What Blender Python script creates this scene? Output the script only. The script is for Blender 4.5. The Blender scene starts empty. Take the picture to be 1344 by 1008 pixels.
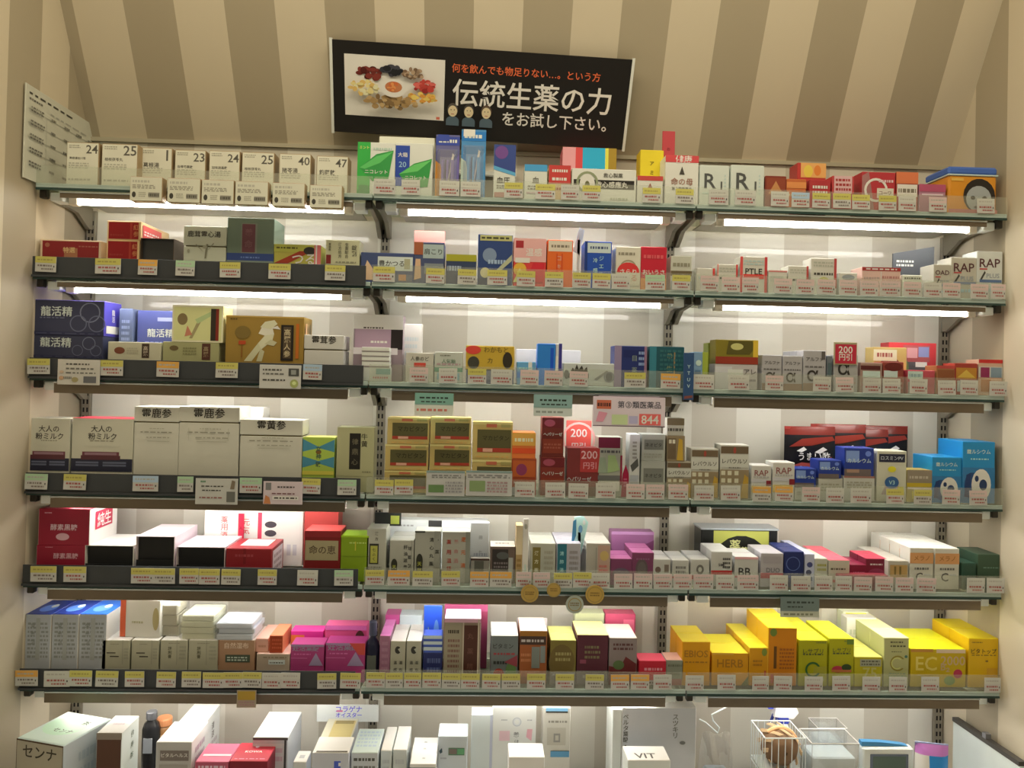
import bpy, bmesh, math, random
from mathutils import Vector, Matrix
random.seed(7)
C = bpy.context.scene.collection
SC = bpy.context.scene

# ------------------------------------------------------------------ camera
F = 1010.0
CAM = Vector((-0.1369, -2.4289, 0.0))
YAW, PITCH, ROLL, SHY = .0385, .0129, .0236, -27.06
_fw = Vector((math.sin(YAW)*math.cos(PITCH), math.cos(YAW)*math.cos(PITCH), math.sin(PITCH)))
_rt = Vector((math.cos(YAW), -math.sin(YAW), 0)); _up = _rt.cross(_fw)
RT = math.cos(ROLL)*_rt + math.sin(ROLL)*_up
UP = -math.sin(ROLL)*_rt + math.cos(ROLL)*_up
cd = bpy.data.cameras.new('camera'); cam = bpy.data.objects.new('camera', cd); C.objects.link(cam)
cd.sensor_fit = 'HORIZONTAL'; cd.sensor_width = 36; cd.lens = 36*F/1344; cd.clip_start = .05
cd.shift_y = SHY/1344
cam.matrix_world = Matrix(((RT.x, UP.x, -_fw.x, CAM.x), (RT.y, UP.y, -_fw.y, CAM.y), (RT.z, UP.z, -_fw.z, CAM.z), (0, 0, 0, 1)))
SC.camera = cam
def ray(x, y): return RT*((x-672)/F) - UP*((y-504-SHY)/F) + _fw
def onY(x, y, Y):
    q = ray(x, y); return CAM + q*((Y-CAM.y)/q.y)
def onX(x, y, X):
    q = ray(x, y); return CAM + q*((X-CAM.x)/q.x)
def onZ(x, y, Z):
    q = ray(x, y); return CAM + q*((Z-CAM.z)/q.z)

# ------------------------------------------------------------------ view, world, lights
SC.view_settings.view_transform = 'Standard'; SC.view_settings.look = 'None'
SC.view_settings.gamma = 1; SC.view_settings.use_curve_mapping = False
SC.view_settings.exposure = 0.0
w = bpy.data.worlds.new('world'); SC.world = w; w.use_nodes = True
w.node_tree.nodes['Background'].inputs[0].default_value = (1.0, .87, .60, 1)
w.node_tree.nodes['Background'].inputs[1].default_value = .10
def area(name, loc, rot, sx, sy, e, col):
    l = bpy.data.lights.new(name, 'AREA'); l.shape = 'RECTANGLE'; l.size = sx; l.size_y = sy; l.energy = e; l.color = col
    o = bpy.data.objects.new(name, l); o.location = loc; o.rotation_euler = rot; C.objects.link(o)
WARM = (1.0, .85, .575)
area('store_ceiling_light', (-.2, -3.3, 1.5), (math.radians(38), 0, 0), 4.5, 1.6, 17, WARM)
area('store_ceiling_light', (0, -.95, 1.5), (math.radians(4), 0, 0), 2.6, .3, 21, WARM)
TUBE = 22.0                                   # radiance of the shelf tubes

# ------------------------------------------------------------------ materials
ILL = (.60, .51, .385)                        # white balance: what a white card facing the shop shows
def s2l(v): v /= 255; return v/12.92 if v <= .04045 else ((v+.055)/1.055)**2.4
MATS = {}
def newmat(name):
    m = bpy.data.materials.new(name); m.use_nodes = True
    return m, m.node_tree.nodes, m.node_tree.links, m.node_tree.nodes['Principled BSDF']
def lin(hx):
    hx = hx.lstrip('#')
    if len(hx) == 3: hx = ''.join(c*2 for c in hx)
    return [s2l(int(hx[i:i+2], 16)) for i in (0, 2, 4)]
def mat(hx, rough=.42, metal=0, raw=False):
    k = (hx, rough, metal, raw)
    if k in MATS: return MATS[k]
    a = lin(hx)
    if not raw: a = [min(.86, max(.012, a[i]/ILL[i])) for i in range(3)]
    m, N, L, b = newmat('card_'+hx.lstrip('#'))
    tc = N.new('ShaderNodeTexCoord'); no = N.new('ShaderNodeTexNoise'); no.inputs['Scale'].default_value = 14
    no.inputs['Detail'].default_value = 1
    mx = N.new('ShaderNodeMix'); mx.data_type = 'RGBA'
    mx.inputs[6].default_value = (*[v*.94 for v in a], 1); mx.inputs[7].default_value = (*[min(1, v*1.05) for v in a], 1)
    L.new(tc.outputs['Object'], no.inputs['Vector']); L.new(no.outputs['Fac'], mx.inputs[0]); L.new(mx.outputs[2], b.inputs['Base Color'])
    b.inputs['Roughness'].default_value = rough; b.inputs['Metallic'].default_value = metal
    b.inputs['Specular IOR Level'].default_value = .35
    MATS[k] = m
    return m
def striped(name, axis, edge, light=(.70, .63, .50), dark=(.455, .40, .30), rough=.16, spec=.4):
    """wallpaper of broad vertical stripes: dark on [edge, edge+.144) and so on along the axis"""
    m, N, L, b = newmat(name)
    tc = N.new('ShaderNodeTexCoord'); sp = N.new('ShaderNodeSeparateXYZ'); L.new(tc.outputs['Object'], sp.inputs[0])
    a = N.new('ShaderNodeMath'); a.operation = 'SUBTRACT'; L.new(sp.outputs[axis], a.inputs[0]); a.inputs[1].default_value = edge
    d = N.new('ShaderNodeMath'); d.operation = 'DIVIDE'; L.new(a.outputs[0], d.inputs[0]); d.inputs[1].default_value = .288
    f = N.new('ShaderNodeMath'); f.operation = 'FRACT'; L.new(d.outputs[0], f.inputs[0])
    g = N.new('ShaderNodeMath'); g.operation = 'LESS_THAN'; L.new(f.outputs[0], g.inputs[0]); g.inputs[1].default_value = .5
    no = N.new('ShaderNodeTexNoise'); no.inputs['Scale'].default_value = 180; L.new(tc.outputs['Object'], no.inputs['Vector'])
    mx = N.new('ShaderNodeMix'); mx.data_type = 'RGBA'; L.new(g.outputs[0], mx.inputs[0])
    mx.inputs[6].default_value = (*light, 1); mx.inputs[7].default_value = (*dark, 1)
    L.new(mx.outputs[2], b.inputs['Base Color'])
    bp = N.new('ShaderNodeBump'); bp.inputs['Strength'].default_value = .02 if rough > .3 else 0; L.new(no.outputs['Fac'], bp.inputs['Height']); L.new(bp.outputs[0], b.inputs['Normal'])
    b.inputs['Roughness'].default_value = rough; b.inputs['Specular IOR Level'].default_value = spec
    return m
def clear(name, tint, haze, hazecol=(.8, .8, .74), gl=.06):
    """clear sheet: straight-through transparency, a little haze and a mirror share"""
    m = bpy.data.materials.new(name); m.use_nodes = True
    N, L = m.node_tree.nodes, m.node_tree.links; N.clear()
    o = N.new('ShaderNodeOutputMaterial'); t = N.new('ShaderNodeBsdfTransparent'); t.inputs[0].default_value = (*tint, 1)
    d = N.new('ShaderNodeBsdfDiffuse'); d.inputs[0].default_value = (*hazecol, 1)
    g = N.new('ShaderNodeBsdfGlossy'); g.inputs['Roughness'].default_value = .04
    m1 = N.new('ShaderNodeMixShader'); m1.inputs[0].default_value = haze; L.new(t.outputs[0], m1.inputs[1]); L.new(d.outputs[0], m1.inputs[2])
    m2 = N.new('ShaderNodeMixShader'); m2.inputs[0].default_value = gl; L.new(m1.outputs[0], m2.inputs[1]); L.new(g.outputs[0], m2.inputs[2])
    L.new(m2.outputs[0], o.inputs[0]); return m
def emit(name, col, s):
    m, N, L, b = newmat(name); b.inputs['Base Color'].default_value = (*col, 1)
    b.inputs['Emission Color'].default_value = (*col, 1); b.inputs['Emission Strength'].default_value = s; return m
M_GLASS = clear('shelf_glass', (.90, .96, .92), .05, (.55, .62, .56), .05)
M_FENCE = clear('clear_acrylic_fence', (.95, .97, .95), .12, (.78, .78, .70), .03)
M_WRAP = clear('clear_film', (.97, .97, .97), .12, (.85, .85, .85), .14)
M_EDGE = mat('#8f9482', .2); M_GREEN = mat('#27352c', .15); M_STEEL = mat('#8f897c', .45, .3, True); M_DARKSTEEL = mat('#3a3732', .4, .4, True)
M_HOUSE = mat('#7d7263', .32, .5, True); M_RAIL = mat('#33322f', .5); M_REFL = mat('#a39d8e', .35, .4, True); M_TUBE = emit('lit_tube', (1.0, .955, .875), TUBE)
M_CAP = mat('#d6d0c2', .4, 0, True); M_BLACK = mat('#15140f'); M_SLOT = mat('#131210', .8)

# ------------------------------------------------------------------ mesh helpers
class MB:
    def __init__(s): s.v = []; s.f = []; s.mi = []; s.m = []
    def slot(s, m):
        if m not in s.m: s.m.append(m)
        return s.m.index(m)
    def add(s, vs, fs, m):
        o = len(s.v); i = s.slot(m); s.v += [tuple(p) for p in vs]
        for f in fs: s.f.append([o+k for k in f]); s.mi.append(i)
    def box(s, x0, x1, y0, y1, z0, z1, m, c=0):
        """box with every edge chamfered by c"""
        if c <= 0:
            vs = [(x, y, z) for x in (x0, x1) for y in (y0, y1) for z in (z0, z1)]
            s.add(vs, [(0, 1, 3, 2), (4, 6, 7, 5), (0, 4, 5, 1), (2, 3, 7, 6), (0, 2, 6, 4), (1, 5, 7, 3)], m); return
        c = min(c, (x1-x0)*.3, (y1-y0)*.3, (z1-z0)*.3)
        ix = {}; vs = []
        for a, X in enumerate((x0, x1)):
            for b, Y in enumerate((y0, y1)):
                for d, Z in enumerate((z0, z1)):
                    cx, cy, cz = (c if a == 0 else -c), (c if b == 0 else -c), (c if d == 0 else -c)
                    for k, p in enumerate(((X, Y+cy, Z+cz), (X+cx, Y, Z+cz), (X+cx, Y+cy, Z))):
                        ix[a, b, d, k] = len(vs); vs.append(p)
        fs = []
        for a in (0, 1):
            q = [ix[a, 0, 0, 0], ix[a, 1, 0, 0], ix[a, 1, 1, 0], ix[a, 0, 1, 0]]; fs.append(q if a else q[::-1])
            q = [ix[0, a, 0, 1], ix[1, a, 0, 1], ix[1, a, 1, 1], ix[0, a, 1, 1]]; fs.append(q[::-1] if a else q)
            q = [ix[0, 0, a, 2], ix[1, 0, a, 2], ix[1, 1, a, 2], ix[0, 1, a, 2]]; fs.append(q if a else q[::-1])
        for a in (0, 1):
            for b in (0, 1):
                q = [ix[a, b, 0, 0], ix[a, b, 1, 0], ix[a, b, 1, 1], ix[a, b, 0, 1]]; fs.append(q if a != b else q[::-1])
                q = [ix[a, 0, b, 0], ix[a, 1, b, 0], ix[a, 1, b, 2], ix[a, 0, b, 2]]; fs.append(q if a == b else q[::-1])
                q = [ix[0, a, b, 1], ix[1, a, b, 1], ix[1, a, b, 2], ix[0, a, b, 2]]; fs.append(q if a != b else q[::-1])
                for d in (0, 1):
                    q = [ix[a, b, d, k] for k in range(3)]; fs.append(q if (a+b+d) % 2 else q[::-1])
        s.add(vs, fs, m)
    def tube(s, pts, r, m, n=8, caps=True):
        pts = [Vector(p) for p in pts]; rr = r if isinstance(r, (list, tuple)) else [r]*len(pts); vs = []
        for i, p in enumerate(pts):
            t = (pts[min(i+1, len(pts)-1)] - pts[max(i-1, 0)]).normalized()
            a = t.orthogonal().normalized() if i == 0 else (pa - t*pa.dot(t)).normalized()
            pa = a; b = t.cross(a)
            vs += [p + (a*math.cos(2*math.pi*k/n)+b*math.sin(2*math.pi*k/n))*rr[i] for k in range(n)]
        fs = [(i*n+k, i*n+(k+1) % n, (i+1)*n+(k+1) % n, (i+1)*n+k) for i in range(len(pts)-1) for k in range(n)]
        if caps: fs += [tuple(range(n))[::-1], tuple(range((len(pts)-1)*n, len(pts)*n))]
        s.add(vs, fs, m)
    def lathe(s, prof, m, n=20, cx=0, cy=0):
        vs = [(cx+r*math.cos(2*math.pi*k/n), cy+r*math.sin(2*math.pi*k/n), z) for r, z in prof for k in range(n)]
        fs = [(i*n+k, i*n+(k+1) % n, (i+1)*n+(k+1) % n, (i+1)*n+k) for i in range(len(prof)-1) for k in range(n)]
        fs += [tuple(range(n))[::-1], tuple(range((len(prof)-1)*n, len(prof)*n))]
        s.add(vs, fs, m)
    def mesh(s, name):
        me = bpy.data.meshes.new(name); me.from_pydata(s.v, [], s.f)
        for m in s.m: me.materials.append(m)
        me.polygons.foreach_set('material_index', s.mi); me.update(); return me
    def obj(s, name, parent=None, smooth=False):
        me = s.mesh(name)
        if smooth: me.polygons.foreach_set('use_smooth', [True]*len(me.polygons))
        return link(name, me, parent)
def link(name, me, parent=None):
    o = bpy.data.objects.new(name, me); C.objects.link(o)
    if parent is not None: o.parent = parent
    return o
LABELS = {}
def tag(o, label, cat, group=None):
    o['label'] = label; o['category'] = cat
    if group: o['group'] = group
    LABELS.setdefault(label, []).append(o.name); return o
def thing(name, label, cat, loc=(0, 0, 0), rz=0, group=None):
    o = bpy.data.objects.new(name, None); C.objects.link(o); o.location = loc; o.rotation_euler = (0, 0, rz)
    return tag(o, label, cat, group)
def struct(o): o['kind'] = 'structure'; return o

# ------------------------------------------------------------------ flat print
TXT = {}
def text_mesh(s, bold=.012):
    if (s, bold) not in TXT:
        cu = bpy.data.curves.new('t', 'FONT'); cu.body = s; cu.resolution_u = 2; cu.offset = bold
        o = bpy.data.objects.new('t', cu); me = bpy.data.meshes.new_from_object(o)
        vs = [tuple(v.co[:2]) for v in me.vertices]; fs = [list(p.vertices) for p in me.polygons]
        xs = [v[0] for v in vs] or [0, 1]; ys = [v[1] for v in vs] or [0, 1]
        TXT[s, bold] = (vs, fs, min(xs), max(xs), min(ys), max(ys))
        bpy.data.objects.remove(o); bpy.data.curves.remove(cu); bpy.data.meshes.remove(me)
    return TXT[s, bold]
FACES = {'f': lambda w, d, h: ((-w/2, -d/2, 0), (1, 0, 0), (0, 0, 1), (0, -1, 0), w, h),
         't': lambda w, d, h: ((-w/2, -d/2, h), (1, 0, 0), (0, 1, 0), (0, 0, 1), w, d),
         'r': lambda w, d, h: ((w/2, -d/2, 0), (0, 1, 0), (0, 0, 1), (1, 0, 0), d, h),
         'l': lambda w, d, h: ((-w/2, d/2, 0), (0, -1, 0), (0, 0, 1), (-1, 0, 0), d, h)}
def draw(mb, spec, w, d, h, lift=.0005):
    """spec: ';'-separated marks in face fractions. @t/@r/@l/@f face; R u0 v0 u1 v1 col; E u v ru rv col; O u v r thick col (r of height);
    P u,v,u,v.. col; T text u v width col; V text u v height col (a column); X u0 v0 u1 v1 rows col (lines of print too small to read)"""
    face = 'f'; k = 0
    for cmd in spec.split(';'):
        a = cmd.split()
        if not a: continue
        if a[0][0] == '@': face = a[0][1]; continue
        o, U, V, Nn, W, H = FACES[face](w, d, h); k += 1
        if V0 and face == 'f': o = (o[0], o[1], V0*h); H = h*(1-V0)
        o = Vector(o) + Vector(Nn)*(lift + .00012*k); U = Vector(U); V = Vector(V); m = mat(a[-1])
        pt = lambda u, v: o + U*(u*W) + V*(v*H)
        if a[0] == 'R':
            u0, v0, u1, v1 = map(float, a[1:5]); mb.add([pt(u0, v0), pt(u1, v0), pt(u1, v1), pt(u0, v1)], [(0, 1, 2, 3)], m)
        elif a[0] == 'E':
            cu, cv, ru, rv = map(float, a[1:5]); n = 18
            mb.add([pt(cu+ru*math.cos(6.2832*i/n), cv+rv*math.sin(6.2832*i/n)) for i in range(n)], [tuple(range(n))], m)
        elif a[0] == 'O':
            cu, cv, r, t = map(float, a[1:5]); n = 20
            vs = [pt(cu+q*H/W*math.cos(6.2832*i/n), cv+q*math.sin(6.2832*i/n)) for q in (r, r-t) for i in range(n)]
            mb.add(vs, [(i, (i+1) % n, n+(i+1) % n, n+i) for i in range(n)], m)
        elif a[0] == 'P':
            q = list(map(float, a[1].split(','))); vs = [pt(q[i], q[i+1]) for i in range(0, len(q), 2)]; mb.add(vs, [tuple(range(len(vs)))], m)
        elif a[0] == 'T':
            vs, fs, xa, xb, ya, yb = text_mesh(a[1].replace('_', ' ')); cu, cv, tw = map(float, a[2:5]); sc = tw*W/(xb-xa)
            mb.add([pt(cu, cv) + U*((x-(xa+xb)/2)*sc) + V*((y-(ya+yb)/2)*sc) for x, y in vs], fs, m)
        elif a[0] == 'V':
            cu, cv, th = map(float, a[2:5]); n = len(a[1]); st = th*H/n
            for i, ch in enumerate(a[1]):
                vs, fs, xa, xb, ya, yb = text_mesh(ch); sc = min(st*.9, max(.17*W, .0095))/max(yb-ya, xb-xa)
                c = pt(cu, cv) + V*((n-1)/2-i)*st
                mb.add([c + U*((x-(xa+xb)/2)*sc) + V*((y-(ya+yb)/2)*sc) for x, y in vs], fs, m)
        elif a[0] == 'X':
            u0, v0, u1, v1 = map(float, a[1:5]); n = int(a[5]); rh = (v1-v0)/n
            for i in range(n):
                u = u0
                while u < u1-.02:
                    l = random.uniform(.06, .2)*(u1-u0); e = min(u1, u+l)
                    va = v0+(i+.22)*rh; vb = v0+(i+.75)*rh
                    mb.add([pt(u, va), pt(e, va), pt(e, vb), pt(u, vb)], [(0, 1, 2, 3)], m); u = e+.05*(u1-u0)
        else: raise ValueError(cmd)

# ------------------------------------------------------------------ the shelving data
ZK = {1: .4723, 2: .2277, 3: -.0476, 4: -.359, 5: -.6078, 6: -.8876, 7: -1.25}
ST = .016                                      # shelf top above its lower edge line
D = .29
BX = [(-1.364, -.452), (-.448, .452), (.456, 1.352)]
SHELF = {1: 'top shelf', 2: 'second shelf', 3: 'third shelf', 4: 'fourth shelf', 5: 'fifth shelf', 6: 'sixth shelf', 7: 'bottom deck'}
ITEMS = {k: [] for k in range(1, 8)}
class Rec: pass
CUT = (' and ', ' beside ', ' behind ', ' at the ', ' under ', ' over ', ' by the ', ' between ', ' lying ', ' resting ', ' standing ', ' in front ')
def shorter(s, n):
    while len(s.split()) > n:
        k = max(s.rfind(c) for c in CUT)
        if k < 8: break
        s = s[:k]
    return s
V0 = 0.0
def carton_obj(name, w, d, h, base, prints, top=None, side=None, lid=None, flap=True):
    """a folded carton: chamfered body, tuck flap on top, printed faces; with lid=v a lift-off lid above that height"""
    b = MB(); m = mat(base); c = .0012
    bh = h*lid - .0025 if lid else h
    b.box(-w/2, w/2, -d/2, d/2, 0, bh, m, c)
    o = b.obj(name)
    if top or side:
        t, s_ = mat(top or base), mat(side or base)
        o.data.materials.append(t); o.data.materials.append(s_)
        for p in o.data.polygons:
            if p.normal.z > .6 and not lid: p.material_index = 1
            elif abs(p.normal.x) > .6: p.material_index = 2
    if lid:
        q = MB(); q.box(-w/2+.004, w/2-.004, -d/2+.004, d/2-.004, bh-.002, bh+.004, mat('#5c4a22')); q.obj('lid_band', o)
        q = MB(); q.box(-w/2-.0008, w/2+.0008, -d/2-.0008, d/2+.0008, h*lid+.001, h, m, c); q.obj('lid', o)
    elif flap and d > .02 and w > .02:
        q = MB(); q.box(-w/2+.003, w/2-.003, -d/2+.0015, -d/2+min(.016, d*.4), h-.0004, h+.0003, mat(top or base)); q.obj('tuck_flap', o)
    if prints:
        p = MB(); draw(p, prints, w, d, h, .0014 if lid else .0005); p.obj('print', o)
    return o
def clone(o, dy=0):
    c = o.copy(); C.objects.link(c)
    for ch in o.children:
        k = ch.copy(); C.objects.link(k); k.parent = c
    c.location.y += dy; return c
ORD = ['', 'second', 'third', 'fourth', 'fifth', 'sixth']
def it(row, x0, x1, yt, label, base, prints='', d=.07, f=.03, on=None, n=0, name='carton', cat='box', rz=0, group=None, build=None, short=None, yb=None, **kw):
    """a product standing on a shelf: its front face spans x0..x1 as seen at its own depth, its top is at yt"""
    Y = -D + f; r = Rec()
    zb = on.zt + .0002 if on is not None else ZK[row] + ST + .0004
    yg = yt + 25
    P0 = onY(x0, yg, Y); P1 = onY(x1, yg, Y); T = onY((x0+x1)/2, yt, Y)
    if yb is not None: zb = onY((x0+x1)/2, yb, Y).z
    w = max(.008, P1.x-P0.x-.0008); h = max(.01, T.z-zb)
    if Y + d > -.004: d = -.004 - Y
    r.x = (P0.x+P1.x)/2; r.w, r.h, r.d, r.zt, r.zb, r.f = w, h, d, zb+h, zb, f
    r.x = (P0.x+P1.x)/2; r.row = row; r.short = short or label.split(',')[0]
    global V0
    V0 = min(.6, .045/h) if (on is None and yb is None and row > 1 and r.x < -.45 and f < .05) else 0.0   # print starts above the price rail
    o = build(w, d, h) if build else carton_obj(name, w, d, h, base, prints, **kw)
    V0 = 0.0
    o.location = (r.x, Y+d/2, zb); o.rotation_euler = (0, 0, math.radians(rz)); r.o = o
    full = label if ('shelf' in label or 'deck' in label) else label + (', ' if len(label.split()) > 12 else ' on the ') + SHELF[row]
    tag(o, full, cat, group)
    ITEMS[row].append(r)
    for i in range(1, n+1):
        if Y + d/2 + i*(d+.001) + d/2 > -.003: break
        c = clone(o, i*(d+.001))
        tag(c, f'{ORD[i]} behind the {shorter(label.replace(",", ""), 11)}, ' + SHELF[row], cat, group or f'line of {r.short}')
    return r
# ------------------------------------------------------------------ the room
def quad(name, pts, m):
    b = MB(); b.add(pts, [(0, 1, 2, 3)], m); return struct(b.obj(name))
M_WX_LIT = striped('striped_wallpaper_back_lit', 0, .5335, (.70, .685, .625), (.56, .53, .465), .05, .19); M_WXS = striped('striped_wallpaper_slope', 0, .5335, rough=.6)  # back wall: same wallpaper, tube light painted in as paler, lower-contrast stripes
M_WL = striped('striped_wallpaper_left', 1, -.414, rough=.5); M_WR = striped('striped_wallpaper_right', 1, -.264, rough=.5)
XL, XR, ZF, ZS = -1.372, 1.366, -1.65, .7007
def slab(name, x0, x1, y0, y1, z0, z1, m):
    b = MB(); b.box(x0, x1, y0, y1, z0, z1, m); return struct(b.obj(name))
slab('wall_back', XL-.1, XR+.1, 0, .08, ZF, ZS+.02, M_WX_LIT)
slab('wall_left', XL-.1, XL, -1.6, .08, ZF, 1.55, M_WL)
slab('wall_right', XR, XR+.1, -1.6, .08, ZF, 1.55, M_WR)
b = MB(); k = .55; zt = 1.5; y1 = -k*(zt-ZS)
b.add([(XL, 0, ZS), (XR, 0, ZS), (XR, y1, zt), (XL, y1, zt), (XL, .08, ZS+.01), (XR, .08, ZS+.01), (XR, y1+.1, zt), (XL, y1+.1, zt)],
      [(0, 1, 2, 3), (4, 7, 6, 5), (0, 4, 5, 1), (3, 2, 6, 7)], M_WXS); o = struct(b.obj('ceiling'))
b = MB(); b.box(XL, XR, -.010, -.001, ZS-.012, ZS, mat('#8d7f63')); struct(b.obj('trim_1'))
slab('floor', -4, 4, -5.5, .1, ZF-.05, ZF, mat('#b5ab98', .3))

# the base deck under the bottom row
dk = thing('base_deck', 'cream base deck carrying the bottom row of goods', 'counter', (0, -.25, ZF))
b = MB(); b.box(XL+.003, XR-.003, -.20, .232, 0, ZK[7]+ST-ZF-.02, mat('#b3aa95')); b.obj('body', dk)
b = MB(); b.box(XL+.002, XR-.002, -.21, .233, ZK[7]+ST-ZF-.02, ZK[7]+ST-ZF, mat('#cfc8b6', .25), .002); b.obj('deck_top', dk)

# uprights with slots
for i, (X, nm) in enumerate(((-1.352, 'slotted steel upright at the left wall'), (-.45, 'slotted steel upright between left and middle bays'),
                             (.45, 'slotted steel upright between middle and right bays'), (1.345, 'slotted steel upright at the right wall'))):
    t = thing('shelf_upright', nm, 'upright', (X, -.001, ZF), 0, 'shelf uprights')
    b = MB(); zt = .47-ZF; b.box(-.0135, .0135, -.013, 0, 0, zt, M_STEEL, .001); b.obj('post', t)
    b = MB()
    z = .5
    while z < zt-.03:
        for s in (-.0055, .0055): b.box(s-.0025, s+.0025, -.0138, -.0125, z, z+.014, M_SLOT)
        z += .025
    o = b.obj('slots', t); o['kind'] = 'stuff'

# shelves, brackets, lights
BAYN = ['left', 'middle', 'right']
for r in range(1, 7):
    z = ZK[r]
    for k, (xa, xb) in enumerate(BX):
        t = thing('glass_shelf', f'green-edged glass shelf, {SHELF[r].replace(" shelf","")} level of the {BAYN[k]} bay', 'shelf', ((xa+xb)/2, -D, z), 0, 'glass shelves')
        hw = (xb-xa)/2
        b = MB(); b.box(-hw, hw, .006, D-.015, ST-.009, ST, M_GLASS); b.obj('glass_plate', t)
        b = MB(); b.box(-hw, hw, 0, .006, .004, ST, M_EDGE, .001); b.box(-hw, hw, -.0005, .006, -.002, .004, M_GREEN); b.obj('front_edge', t)
        b = MB()
        if k == 0 and r > 1:
            b.box(-hw, hw-.012, -.004, -.001, .010, .060, M_RAIL, .0006); b.box(-hw, hw-.012, -.009, -.001, .004, .010, M_RAIL)
            b.obj('price_rail', t)
        else:
            b.box(-hw, hw, -.001, .001, .010, .064, M_FENCE); b.obj('price_fence', t)
        for s, px in (('l', -hw+.012), ('r', hw-.012)):
            b = MB(); vs = []
            for x in (px-.006, px+.006): vs += [(x, .03, .004), (x, D-.016, .004), (x, D-.016, -.062), (x, D-.035, -.062), (x, D-.10, -.026), (x, .03, -.012)]
            b.add(vs, [(0, 1, 2, 3, 4, 5), (11, 10, 9, 8, 7, 6)] + [(i, 6+i, 6+(i+1) % 6, (i+1) % 6) for i in range(6)], M_STEEL)
            b.box(px-.009, px+.009, .012, .032, -.022, .004, M_DARKSTEEL, .002); b.obj('bracket', t)
        up = r <= 2
        hh = .017 if up else .031; x0, x1 = -hw+.062, hw-.055
        b = MB(); b.box(x0, x1, .006, .009, -hh, 0, M_HOUSE); b.box(x0, x1, .006, .272, -.003, 0, M_REFL)
        b.box(x0, x1, .003, .009, -.004, -.0005, mat('#aaa798', .25, .6)); L = b.obj('light_fixture', t); L.location = (0, 0, -.004)
        tz = -.019 if up else -.017; ty = .05 if up else .06
        b = MB(); b.tube([(x0+.03, ty, tz), (x1-.03, ty, tz)], .0085, M_TUBE, 10); b.obj('tube', L, True)
        for s, xx in ((-1, x0+.018), (1, x1-.018)):
            b = MB(); b.box(xx-.012, xx+.012, ty-.012, ty+.012, tz-.011, -.0028, M_CAP, .002); b.obj('end_cap', L)
        for xx, sg in ((x0, -1), (x1, 1)):
            b = MB(); b.box(min(xx, xx+sg*.034), max(xx, xx+sg*.034), .02, .07, -.024, -.001, mat('#b9b6aa', .3), .002); b.obj('connector', L)

# the black banner on the slope
TL, TR, BL, BR = [onY(x, y, Y) for x, y, Y in ((440, 52, -.17), (824, 78, -.17), (434, 172, -.065), (823, 197, -.065))]
ax = (TR-TL); ay = (TL-BL); bw = (ax.length+(BR-BL).length)/2; bh = (ay.length+(TR-BR).length)/2
ex = (ax+(BR-BL)).normalized(); ey = (ay+(TR-BR)); ey = (ey-ex*ey.dot(ex)).normalized(); ez = ex.cross(ey)
cen = (TL+TR+BL+BR)/4
bn = thing('banner_sign', 'black banner sign with white lettering and a picture of herbs below the sloped wall', 'sign', cen)
bn.matrix_world = Matrix(((ex.x, ey.x, ez.x, cen.x), (ex.y, ey.y, ez.y, cen.y), (ex.z, ey.z, ez.z, cen.z), (0, 0, 0, 1)))
def flatdraw(parent, name, spec, w, h, ox=0, oy=0, lift=.0006):
    """print on a panel that lies in its parent's local XY plane, facing +Z"""
    p = MB(); draw(p, spec, w, 0, h, lift); p.v = [(x+ox, z-h/2+oy, -y) for x, y, z in p.v]; return p.obj(name, parent)
b = MB(); b.box(-bw/2, bw/2, -bh/2, bh/2, -.008, 0, mat('#1b1713', .35), .001); b.obj('board', bn)
for xx in (-bw/2-.003, bw/2+.003):
    b = MB(); b.box(xx-.004, xx+.004, -bh/2-.004, bh/2+.004, -.01, .003, mat('#b9b3a0')); b.obj('edge_strip', bn)
b = MB(); pw = .335*bw; ph = .66*bh; px = -.5*bw+.04*bw+pw/2; py = .03*bh
b.box(px-pw/2, px+pw/2, py-ph/2, py+ph/2, 0, .0015, mat('#d8cdb4')); pic = b.obj('picture_panel', bn)
def blob(cu, cv, ru, rv, cols, n, sz):
    s = ''
    for i in range(n):
        a = random.uniform(0, 6.28); q = math.sqrt(random.random())
        s += f'E {cu+ru*q*math.cos(a):.3f} {cv+rv*q*math.sin(a):.3f} {sz*random.uniform(.6,1.2):.3f} {sz*1.35*random.uniform(.5,1.2):.3f} {random.choice(cols)};'
    return s
sp = (blob(.25, .72, .11, .10, ['#5a2018', '#6d2a20', '#43150f'], 26, .035) + blob(.47, .78, .09, .07, ['#1d1c1c', '#2b2a2c', '#3a3638'], 20, .035)
      + blob(.69, .74, .1, .08, ['#7d6248', '#94785a', '#654b34'], 26, .025) + blob(.79, .55, .11, .09, ['#a0362b', '#7e231d', '#b65345'], 26, .03)
      + blob(.2, .47, .14, .11, ['#c9a86a', '#b8934f', '#d8bd84'], 34, .03) + blob(.78, .36, .14, .08, ['#c88a3c', '#d79e4c', '#b2752d'], 30, .03)
      + blob(.47, .26, .26, .10, ['#8a6a3f', '#9d7d50', '#6d5230'], 54, .035) + 'E .5 .5 .13 .15 #e6dcc8;E .5 .52 .085 .09 #a4623a;' + blob(.5, .52, .06, .06, ['#b0562c', '#c8783f'], 12, .02)
      + 'R .93 .03 .965 .075 #b0583f')
flatdraw(bn, 'picture', sp, pw, ph, px, py, .0017)
sp = ('T 何を飲んでも物足りない…。という方 .648 .785 .5 #d5562f;T 伝統生薬の力 .672 .525 .54 #e9e4d6;T をお試し下さい。 .755 .27 .36 #dcd7c8;')
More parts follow.
